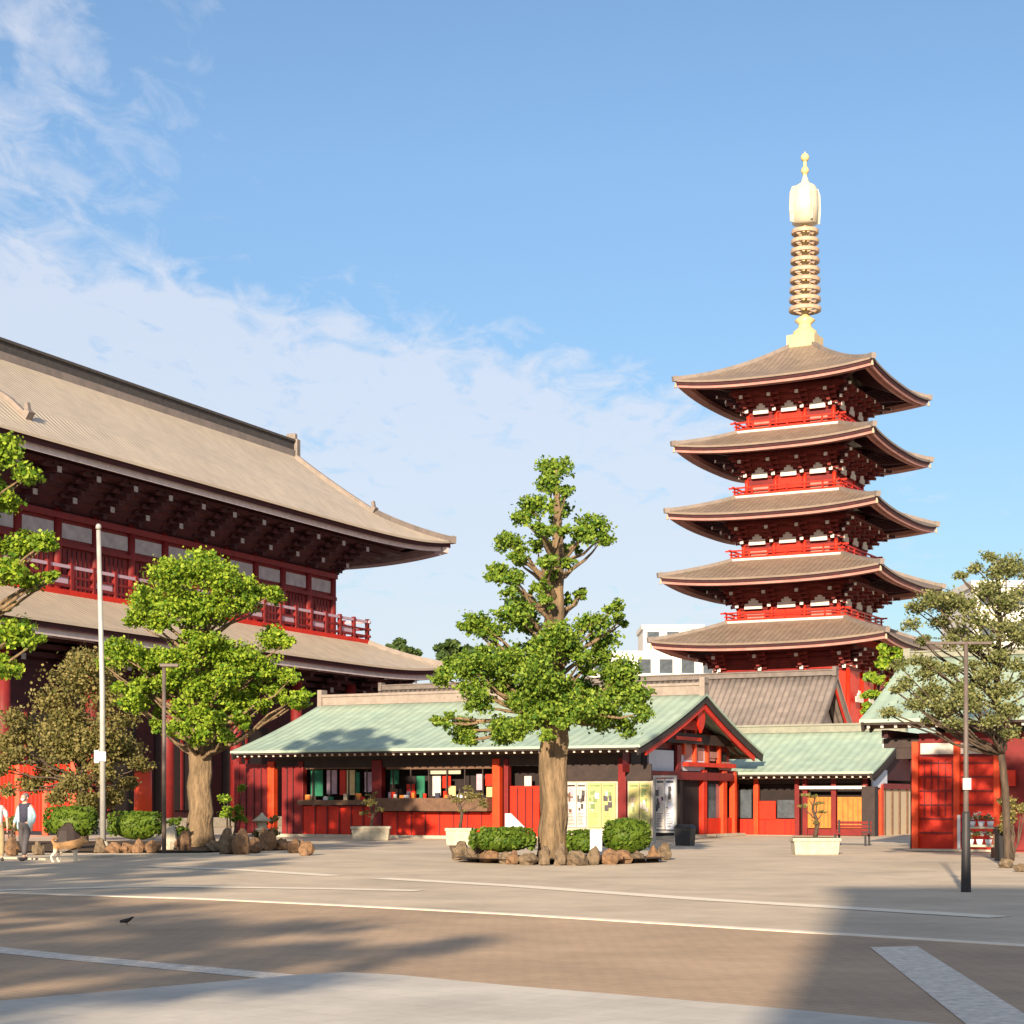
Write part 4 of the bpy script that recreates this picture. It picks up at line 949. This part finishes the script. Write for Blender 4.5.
t = thing('notice_board', 'small white notice on a stake between the clipped hedges', 'sign', (P(596, 800, 44.9).x, 44.9, 0))
b = MB(); b.box(-.15, .15, -.02, .02, .32, .86); b.build('board', M['shirt'], t, bevel=.008)
b = MB(); b.box(-.025, .025, .02, .05, 0, .8); b.build('stake', M['brown'], t)
t = thing('folding_sign', 'white slanted stand before the red shop door behind the hedge', 'sign', (P(514, 800, 60).x, 60, 0))
b = MB(); b.faces([(-.3, 0, .1), (.35, 0, .1), (.35, .5, .1), (-.3, .5, .1), (-.3, 0, 1.15), (-.1, 0, 1.15), (.35, 0, .7), (.35, .5, .7), (-.1, .5, 1.15), (-.3, .5, 1.15)], [(0, 1, 6, 5, 4), (1, 2, 7, 6), (2, 3, 9, 8, 7), (3, 0, 4, 9), (4, 5, 8, 9), (5, 6, 7, 8)]); b.build('body', M['shirt'], t)
b = MB(); b.box(-.28, -.22, .02, .08, 0, .1); b.box(.27, .33, .02, .08, 0, .1); b.build('feet', M['iron'], t)
t = thing('lit_column_stand_in', 'short orange red stand-in for a sunlit hall column right of the flagpole', 'pillar', (P(143, 800, 72).x, 72, 0))  # added post; its bright orange stands for sun on a hall column
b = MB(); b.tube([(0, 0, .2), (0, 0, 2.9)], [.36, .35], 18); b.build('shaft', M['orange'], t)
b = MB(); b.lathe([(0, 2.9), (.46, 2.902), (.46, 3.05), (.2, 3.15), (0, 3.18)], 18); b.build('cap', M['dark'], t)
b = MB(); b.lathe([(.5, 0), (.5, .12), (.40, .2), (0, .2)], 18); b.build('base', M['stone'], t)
# glass notice case at the corner of the shop hall
t = thing('glass_case', 'tall glazed notice case at the corner of the shop hall', 'display case', (P(665, 800, 66).x, 66, 0), A28)
poster(-.37, -.02, .52, 2.38, -.0, t, 'paper', ('charcoal', 'mauve', 'navy'), 31, name='notice_sheet'); poster(.02, .37, .52, 2.38, -.0, t, 'bluegrey', ('charcoal', 'paper', 'green'), 32, name='notice_sheet')
b = MB()
for s in (-1, 1): b.box(s*.42-.03, s*.42+.03, -.06, .06, 0, 2.5)
b.box(-.39, .39, -.06, .06, 2.42, 2.5); b.box(-.39, .39, -.06, .06, .4, .48); b.build('frame', M['steel'], t)
t = thing('litter_bin', 'dark green box bin beside the glazed notice case', 'bin', (P(685, 800, 63).x, 63, 0), A28)
b = MB(); b.frustum(.27, .24, 0, .31, .27, .62); b.build('body', M['iron'], t, bevel=.02)
b = MB(); b.frustum(.33, .29, .62, .25, .2, .74); b.build('lid', M['black'], t, bevel=.02)
t = thing('bench', 'dark red wooden bench in front of the amber doors', 'bench', (P(852, 800, 63).x, 63, 0), A28)
b = MB()
for k in range(4): b.box(-.62, .62, -.22+.12*k, -.13+.12*k, .40, .44)
b.build('seat', M['dred'], t); b = MB()
for k in range(3): b.box(-.62, .62, .26, .29, .5+.13*k, .59+.13*k)
b.build('backrest', M['dred'], t)
for s in (-1, 1):
    for yy in (-.2, .24): b = MB(); b.box(s*.54-.03, s*.54+.03, yy-.03, yy+.03, 0, .40 if yy < 0 else .9); b.build('leg', M['iron'], t)
t = thing('flower_stand', 'grey tiered flower stand with pale blooms before the red pavilion', 'flower stand', (P(980, 800, 50).x, 50, 0), A28)
b = MB(); b.box(-.4, .4, -.2, .2, .30, .36); b.box(-.4, .4, .0, .3, .80, .86); b.build('shelf', M['stone'], t)
for s in (-1, 1): b = MB(); b.box(s*.37-.03, s*.37+.03, -.18, .28, 0, .29); b.box(s*.37-.03, s*.37+.03, .05, .25, .362, .798); b.build('leg', M['brown'], t)
r = random.Random(3)
for i, (x, y, z) in enumerate(((-.25, -.05, .36), (.0, -.05, .36), (.25, -.05, .36), (-.25, .15, .86), (0, .15, .86), (.25, .15, .86))):
    b = MB(); b.lathe([(0, z), (.07, z), (.10, z+.15), (.08, z+.15)], 10, 0, x, y); pot = b.build('pot', M['bluegrey'], t)
    b = MB(); leaves(b, (x, y, z+.27), (.13, .12, .13), 90, .06, r, 0); leaves(b, (x, y, z+.3), (.14, .12, .12), 40, .05, r, 1); b.build('flowers', [LM['pine'], M['paper']], pot)
t = thing('equipment_box', 'black box standing under the shrub at the right edge', 'box', (P(1004, 800, 47.4).x, 47.4, 0))
b = MB(); b.box(-.2, .2, -.2, .2, 0, .85); b.build('body', M['black'], t, bevel=.02); b = MB(); b.box(-.22, .22, -.22, .22, .852, .89); b.build('lid', M['iron'], t, bevel=.01)
t = thing('stone_lantern', 'small stone lantern by the foot of the street tree', 'lantern', (P(262, 800, 58.5).x, 58.5, 0))
b = MB(); b.lathe([(.26, 0), (.26, .1), (.12, .16), (.10, .55), (.22, .62), (.24, .68), (0, .68)], 8); b.build('pedestal', M['stone'], t)
b = MB(); b.lathe([(.15, .68), (.15, .9), (.34, .92), (.1, 1.08), (.05, 1.16), (0, 1.2)], 6); b.build('roof', M['stone'], t)

# ------------------------------------------------------------------ people, dog, bird
def skinned(name, verts, rad, edges, m_, parent, sub=2, root=0):
    me = bpy.data.meshes.new(name); me.from_pydata([tuple(v) for v in verts], edges, []); me.materials.append(m_)
    o = bpy.data.objects.new(name, me); COL.objects.link(o); o.parent = parent
    sk = o.modifiers.new('skin', 'SKIN'); sk.use_smooth_shade = True
    if not me.skin_vertices: me.attributes
    lay = me.skin_vertices[0] if len(me.skin_vertices) else None
    if lay is None: return o
    for i, r in enumerate(rad):
        lay.data[i].radius = (r, r) if not hasattr(r, '__len__') else r
        lay.data[i].use_root = (i == root)
    s = o.modifiers.new('sub', 'SUBSURF'); s.levels = sub; s.render_levels = sub
    return o
def skin_obj(name, verts, rad, edges, m_, parent, sub=2, root=0):
    # the skin layer only exists once the modifier is added through bmesh
    import bmesh
    me = bpy.data.meshes.new(name); bm = bmesh.new(); sl = bm.verts.layers.skin.verify()
    vs = []
    for i, v in enumerate(verts):
        q = bm.verts.new(v); r = rad[i]; q[sl].radius = (r, r) if not hasattr(r, '__len__') else r; q[sl].use_root = (i == root); vs.append(q)
    for a, b_ in edges: bm.edges.new((vs[a], vs[b_]))
    bm.to_mesh(me); bm.free(); me.materials.append(m_)
    o = bpy.data.objects.new(name, me); COL.objects.link(o); o.parent = parent
    k = o.modifiers.new('skin', 'SKIN'); k.use_smooth_shade = True
    s = o.modifiers.new('sub', 'SUBSURF'); s.levels = sub; s.render_levels = sub
    return o
def person(label, loc, rz, top, inner, trous, stride=.22, openjacket=True, mask=True, k=1.0):
    t = thing('person', label, 'person', loc, rz)      # faces -y
    # skeleton (metres, 1.70 tall)
    V = {'pel': (0, 0, .92), 'wai': (0, -.01, 1.06), 'che': (0, 0, 1.27), 'col': (0, .01, 1.41), 'nec': (0, 0, 1.48), 'hd0': (0, -.01, 1.56), 'hd1': (0, -.01, 1.63), 'hd2': (0, .0, 1.68),
         'hipL': (.10, 0, .88), 'knL': (.11, -stride*.55-.03, .50), 'anL': (.11, -stride, .09), 'toL': (.12, -stride-.15, .04),
         'hipR': (-.10, 0, .88), 'knR': (-.11, stride*.25-.03, .50), 'anR': (-.11, stride, .12), 'toR': (-.12, stride-.13, .04),
         'shL': (.18, .0, 1.38), 'elL': (.25, .05, 1.12), 'wrL': (.26, -.06, .90), 'shR': (-.18, 0, 1.38), 'elR': (-.25, .03, 1.12), 'wrR': (-.26, -.10, .91)}
    Rd = {'pel': (.155, .11), 'wai': (.135, .095), 'che': (.155, .11), 'col': (.10, .08), 'nec': .052, 'hd0': (.07, .085), 'hd1': (.078, .095), 'hd2': (.06, .07), 'hipL': .09, 'knL': .058, 'anL': .04, 'toL': .035,
          'hipR': .09, 'knR': .058, 'anR': .04, 'toR': .035, 'shL': .055, 'elL': .042, 'wrL': .028, 'shR': .055, 'elR': .042, 'wrR': .028}
    for s, w in ((1, 'L'), (-1, 'R')):
        bx_, by_, bz_ = V['wr'+w]; V['pa'+w] = (bx_, by_-.02, bz_-.075); Rd['pa'+w] = (.018, .034)
        for f in range(4): 
            V['f%d%s' % (f, w)] = (bx_-s*.004, by_-.048+.019*f, bz_-.125+.004*abs(f-1)); Rd['f%d%s' % (f, w)] = .0095
            V['g%d%s' % (f, w)] = (bx_-s*.018, by_-.052+.019*f, bz_-.165+.006*abs(f-1)); Rd['g%d%s' % (f, w)] = .008
        V['th'+w] = (bx_-s*.01, by_-.062, bz_-.075); Rd['th'+w] = .011; V['tt'+w] = (bx_-s*.018, by_-.078, bz_-.105); Rd['tt'+w] = .009
    names = list(V); ix = {n: i for i, n in enumerate(names)}
    E = [('pel', 'wai'), ('wai', 'che'), ('che', 'col'), ('col', 'nec'), ('nec', 'hd0'), ('hd0', 'hd1'), ('hd1', 'hd2')]
    for w in 'LR':
        E += [('pel', 'hip'+w), ('hip'+w, 'kn'+w), ('kn'+w, 'an'+w), ('an'+w, 'to'+w), ('col', 'sh'+w), ('sh'+w, 'el'+w), ('el'+w, 'wr'+w), ('wr'+w, 'pa'+w), ('wr'+w, 'th'+w), ('th'+w, 'tt'+w)]
        for f in range(4): E += [('pa'+w, 'f%d%s' % (f, w)), ('f%d%s' % (f, w), 'g%d%s' % (f, w))]
    skin_obj('body', [V[n] for n in names], [Rd[n] for n in names], [(ix[a], ix[b_]) for a, b_ in E], M['skin'], t)
    def sub_skin(name, items, edges, m_):
        nm = [i[0] for i in items]; skin_obj(name, [i[1] if i[1] is not None else V[i[0]] for i in items], [i[2] for i in items], [(nm.index(a), nm.index(b_)) for a, b_ in edges], m_, t)
    sub_skin('trousers', [('pel', None, (.17, .13)), ('hipL', None, .105), ('knL', None, .08), ('anL', (V['anL'][0], V['anL'][1], V['anL'][2]+.03), .065), ('hipR', None, .105), ('knR', None, .08), ('anR', (V['anR'][0], V['anR'][1], V['anR'][2]+.03), .065), ('wai', None, (.15, .11))],
             [('pel', 'hipL'), ('hipL', 'knL'), ('knL', 'anL'), ('pel', 'hipR'), ('hipR', 'knR'), ('knR', 'anR'), ('pel', 'wai')], trous)
    sub_skin('shirt', [('pel', (0, -.01, .93), (.165, .13)), ('wai', None, (.155, .12)), ('che', None, (.17, .13)), ('col', None, (.12, .09)), ('shL', None, .075), ('shR', None, .075)],
             [('pel', 'wai'), ('wai', 'che'), ('che', 'col'), ('col', 'shL'), ('col', 'shR')], inner)
    if openjacket:
        for s, w in ((1, 'L'), (-1, 'R')):
            nm = [('a', (s*.115, .0, .74), (.09, .13)), ('b', (s*.12, .0, 1.08), (.075, .125)), ('c', (s*.12, .0, 1.28), (.075, .12)), ('s', (s*.165, .0, 1.39), .070), ('e', V['el'+w], .058), ('w', (V['wr'+w][0], V['wr'+w][1], V['wr'+w][2]+.03), .045)]
            sub_skin('jacket_side', nm, [('a', 'b'), ('b', 'c'), ('c', 's'), ('s', 'e'), ('e', 'w')], top)
        sub_skin('jacket_back', [('a', (0, .07, .76), (.19, .07)), ('b', (0, .06, 1.1), (.17, .07)), ('c', (0, .055, 1.35), (.17, .06))], [('a', 'b'), ('b', 'c')], top)
    else:
        sub_skin('sleeves', [('shL', None, .08), ('elL', None, .065), ('col', None, (.12, .1)), ('shR', None, .08), ('elR', None, .065)], [('shL', 'elL'), ('col', 'shL'), ('col', 'shR'), ('shR', 'elR')], top)
    for w in 'LR':
        b = MB(); a = V['an'+w]; b.blob((a[0], a[1]-.07, .045), (.052, .14, .05), 0, 10, 6, .05, 1, flat=0); b.build('shoe', M['charcoal'], t)
    # head details
    b = MB(); b.blob((0, .025, 1.635), (.093, .108, .092), 0, 12, 8, .06, 2); b.build('hair', M['hair'], t)
    b = MB(); b.blob((0, -.085, 1.585), (.066, .045, .085), 0, 12, 8, .02, 3); b.blob((0, -.132, 1.575), (.014, .02, .022), 0, 8, 6, .02, 3)
    for s in (-1, 1): b.blob((s*.085, .0, 1.585), (.012, .025, .034), 0, 6, 5, .02, 4)
    b.build('face', M['skin'], t)
    b = MB()
    for s in (-1, 1): b.blob((s*.028, -.124, 1.605), (.012, .008, .008), 0, 8, 5, 0, 1)
    b.build('eyes', M['black'], t)
    if mask: b = MB(); b.blob((0, -.112, 1.555), (.055, .035, .042), 0, 10, 6, .02, 2); b.build('face_mask', M['shirt'], t)
    else: b = MB(); b.blob((0, -.127, 1.545), (.022, .007, .006), 0, 8, 5, 0, 2); b.build('mouth', M['dred'], t)
    t.scale = (k, k, k); return t
p = G(25, 860.5); person('person in an open pale blue jacket and dark clothes walking on the plaza', (p.x, p.y, 0), R(-18), M['jacket'], M['navy'], M['charcoal'], k=1.04)
p = G(-3, 861); person('person in a white shirt and khaki trousers at the left edge of the view', (p.x, p.y, 0), R(20), M['shirt'], M['shirt'], M['khaki'], .15, False, False, 1.0)
# dog
p = G(68, 862.5)
dg = thing('dog', 'tan and cream dog standing on the plaza beside the walkers', 'dog', (p.x, p.y, 0), R(-12))     # faces +x
V = [(-.24, 0, .42), (-.05, 0, .41), (.14, 0, .42), (.26, 0, .50), (.36, 0, .56), (.43, 0, .545), (.50, 0, .52),
     (-.25, .08, .38), (-.20, .085, .26), (-.31, .09, .155), (-.28, .09, .03), (-.23, .09, .02), (-.25, -.08, .38), (-.26, -.085, .26), (-.36, -.09, .155), (-.33, -.09, .03), (-.28, -.09, .02),
     (.16, .08, .36), (.15, .085, .20), (.16, .085, .03), (.20, .085, .02), (.18, -.08, .36), (.21, -.085, .20), (.20, -.085, .03), (.24, -.085, .02),
     (-.34, 0, .48), (-.38, 0, .58), (-.31, 0, .64), (-.24, 0, .60), (.345, .045, .63), (.345, .05, .69), (.345, -.045, .63), (.345, -.05, .69)]
rad = [.135, .135, .155, .11, .095, .05, .03, .075, .045, .025, .025, .02, .075, .045, .025, .025, .02, .055, .03, .027, .022, .055, .03, .027, .022, .035, .04, .045, .02, .028, .008, .028, .008]
E = [(0, 1), (1, 2), (2, 3), (3, 4), (4, 5), (5, 6), (0, 7), (7, 8), (8, 9), (9, 10), (10, 11), (0, 12), (12, 13), (13, 14), (14, 15), (15, 16), (2, 17), (17, 18), (18, 19), (19, 20), (2, 21), (21, 22), (22, 23), (23, 24), (0, 25), (25, 26), (26, 27), (27, 28), (4, 29), (29, 30), (4, 31), (31, 32)]
m = bpy.data.materials.new('dog_coat'); m.use_nodes = True; nt = m.node_tree; tc = nt.nodes.new('ShaderNodeTexCoord'); sx = nt.nodes.new('ShaderNodeSeparateXYZ'); nt.links.new(tc.outputs['Object'], sx.inputs[0])
nz = nt.nodes.new('ShaderNodeTexNoise'); nz.inputs['Scale'].default_value = 14; nt.links.new(tc.outputs['Object'], nz.inputs['Vector'])
ma = nt.nodes.new('ShaderNodeMath'); ma.operation = 'MULTIPLY_ADD'; ma.inputs[1].default_value = .10; nt.links.new(nz.outputs['Fac'], ma.inputs[0]); nt.links.new(sx.outputs[2], ma.inputs[2])
mr = nt.nodes.new('ShaderNodeMapRange'); mr.inputs[1].default_value = .36; mr.inputs[2].default_value = .42; nt.links.new(ma.outputs[0], mr.inputs[0])
mx = nt.nodes.new('ShaderNodeMix'); mx.data_type = 'RGBA'; mx.inputs[6].default_value = (.74, .64, .50, 1); mx.inputs[7].default_value = (.62, .34, .14, 1); nt.links.new(mr.outputs[0], mx.inputs[0])
nt.links.new(mx.outputs[2], nt.nodes['Principled BSDF'].inputs['Base Color']); nt.nodes['Principled BSDF'].inputs['Roughness'].default_value = .9
skin_obj('body', V, rad, E, m, dg)
b = MB(); b.blob((.53, 0, .525), (.014, .016, .013), 0, 8, 5, 0); b.build('nose', M['black'], dg)
for s in (-1, 1): b = MB(); b.blob((.425, s*.040, .575), (.010, .007, .010), 0, 8, 5, 0); b.build('eye', M['black'], dg)
dg.scale = (1.15, 1.2, 1.0)
# pigeon
p = G(127, 925.5); bd = thing('pigeon', 'small black pigeon on the shaded road at the left', 'bird', (p.x, p.y, .004), R(15))
skin_obj('body', [(-.15, 0, .075), (-.06, 0, .09), (.02, 0, .10), (.08, 0, .13), (.105, 0, .165), (.145, 0, .155), (.0, .02, .05), (.0, .02, .01), (.0, -.02, .05), (.0, -.02, .01)],
         [(.012, .03), .04, .052, .03, .024, .006, .008, .005, .008, .005], [(0, 1), (1, 2), (2, 3), (3, 4), (4, 5), (2, 6), (6, 7), (2, 8), (8, 9)], M['black'], bd, root=2)

bd.scale = (.62, .62, .62)
# ------------------------------------------------------------------ building behind the viewer that shades the right foreground
block('department_store', 'plain concrete building behind the viewer that shades the crossing', -3.45, 38, -32, -12, 12.6, 3, 9, 'conc')
bpy.data.objects['department_store'].rotation_euler = (0, 0, 0)

# ------------------------------------------------------------------ light, sky, camera
EL = R(16); AZ = R(12)      # the sun stands behind the viewer, a little to the left
sd = Vector((-math.sin(AZ)*math.cos(EL), -math.cos(AZ)*math.cos(EL), math.sin(EL)))
sun = bpy.data.lights.new('sun', 'SUN'); sun.energy = 5; sun.angle = R(.9); sun.color = (1, .82, .60)
so = bpy.data.objects.new('sun', sun); COL.objects.link(so); so.rotation_euler = sd.to_track_quat('Z', 'Y').to_euler(); so.location = (0, -20, 40)
w = bpy.data.worlds.new('World'); S.world = w; w.use_nodes = True; nt = w.node_tree; N = nt.nodes.new; L = nt.links.new
bg = nt.nodes['Background']; bg.inputs[1].default_value = .09
sky = N('ShaderNodeTexSky'); sky.sky_type = 'NISHITA'; sky.sun_disc = False; sky.sun_elevation = EL
sky.sun_rotation = math.atan2(sd.x, sd.y); sky.air_density = 1.0; sky.dust_density = .3; sky.ozone_density = 3.0
tc = N('ShaderNodeTexCoord'); sx = N('ShaderNodeSeparateXYZ'); L(tc.outputs['Generated'], sx.inputs[0])
def mth(op, a, b_=None, c=None, clamp=False):
    n = N('ShaderNodeMath'); n.operation = op; n.use_clamp = clamp
    for i, v in enumerate((a, b_, c)):
        if v is None: continue
        if isinstance(v, (int, float)): n.inputs[i].default_value = v
        else: L(v, n.inputs[i])
    return n.outputs[0]
X, Y_, Z = sx.outputs
zz = mth('MAXIMUM', mth('ADD', Z, .12), .02)
cv = N('ShaderNodeCombineXYZ'); L(mth('DIVIDE', X, zz), cv.inputs[0]); L(mth('DIVIDE', Y_, zz), cv.inputs[1])
mp = N('ShaderNodeMapping'); mp.inputs['Rotation'].default_value = (0, 0, R(-25)); mp.inputs['Scale'].default_value = (1, .62, 1); L(cv.outputs[0], mp.inputs[0])
n1 = N('ShaderNodeTexNoise'); n1.inputs['Scale'].default_value = 13; n1.inputs['Detail'].default_value = 9; n1.inputs['Roughness'].default_value = .62; n1.inputs['Distortion'].default_value = .5; L(mp.outputs[0], n1.inputs['Vector'])
n2 = N('ShaderNodeTexNoise'); n2.inputs['Scale'].default_value = 1.1; n2.inputs['Detail'].default_value = 3; L(mp.outputs[0], n2.inputs['Vector'])
yy = mth('MAXIMUM', Y_, .05)
a_ = mth('DIVIDE', X, yy); b_ = mth('DIVIDE', Z, yy)
# the bank of thin cloud lies low; its upper edge falls towards the right
line = mth('MULTIPLY_ADD', a_, -.21, .285)
bank = mth('MULTIPLY', mth('SUBTRACT', line, b_), 13, clamp=False); bank = mth('MINIMUM', mth('MAXIMUM', mth('ADD', bank, .2), 0), 1)
fade = mth('MINIMUM', mth('MAXIMUM', mth('MULTIPLY_ADD', a_, -5, 1.5), .25), 1)
bank = mth('MULTIPLY', bank, fade)
left = mth('MINIMUM', mth('MAXIMUM', mth('MULTIPLY', mth('ADD', a_, .07), -5.5), 0), 1)
left = mth('MULTIPLY', left, .56)
cov = mth('MAXIMUM', bank, left)
dens = mth('ADD', mth('MULTIPLY', n1.outputs['Fac'], .72), mth('MULTIPLY', n2.outputs['Fac'], .38))
den = mth('SUBTRACT', mth('ADD', dens, mth('MULTIPLY', cov, .43)), .74)
fac = mth('MINIMUM', mth('MAXIMUM', mth('MULTIPLY', den, 3.6), 0), .68)
fac = mth('MULTIPLY', fac, mth('MINIMUM', mth('MULTIPLY', cov, 1.6), 1))
back = mth('MULTIPLY', mth('MINIMUM', mth('MAXIMUM', mth('MULTIPLY_ADD', Y_, -2.2, .15), 0), 1), mth('MINIMUM', mth('MULTIPLY_ADD', n1.outputs['Fac'], 1.2, .15), .9))   # unseen cloud veil added behind the viewer to fill and neutralise the shade
fac = mth('MAXIMUM', fac, back)
mx = N('ShaderNodeMix'); mx.data_type = 'RGBA'; L(fac, mx.inputs[0]); tn = N('ShaderNodeVectorMath'); tn.operation = 'MULTIPLY'; tn.inputs[1].default_value = (.99, .98, .96); sc = N('ShaderNodeVectorMath'); sc.operation = 'SCALE'; L(sky.outputs[0], sc.inputs[0]); L(mth('MINIMUM', mth('MULTIPLY_ADD', mth('MAXIMUM', Z, 0), 1.2, .60), 1.0), sc.inputs['Scale']); L(sc.outputs[0], tn.inputs[0]); L(tn.outputs[0], mx.inputs[6]); mx.inputs[7].default_value = (4.5, 4.65, 5.15, 1)
L(mx.outputs[2], bg.inputs[0])

cam = bpy.data.cameras.new('camera'); co = bpy.data.objects.new('camera', cam); COL.objects.link(co); S.camera = co
co.location = (0, 0, EYE); co.rotation_euler = (R(90), 0, 0); cam.sensor_width = 36; cam.lens = 36*F/1024; cam.shift_y = (HY-512)/1024
cam.clip_end = 4000; cam.clip_start = .1
S.render.resolution_x = S.render.resolution_y = 1024
S.view_settings.view_transform = 'Standard'; S.view_settings.look = 'None'; S.view_settings.exposure = 1.0; S.view_settings.gamma = 1
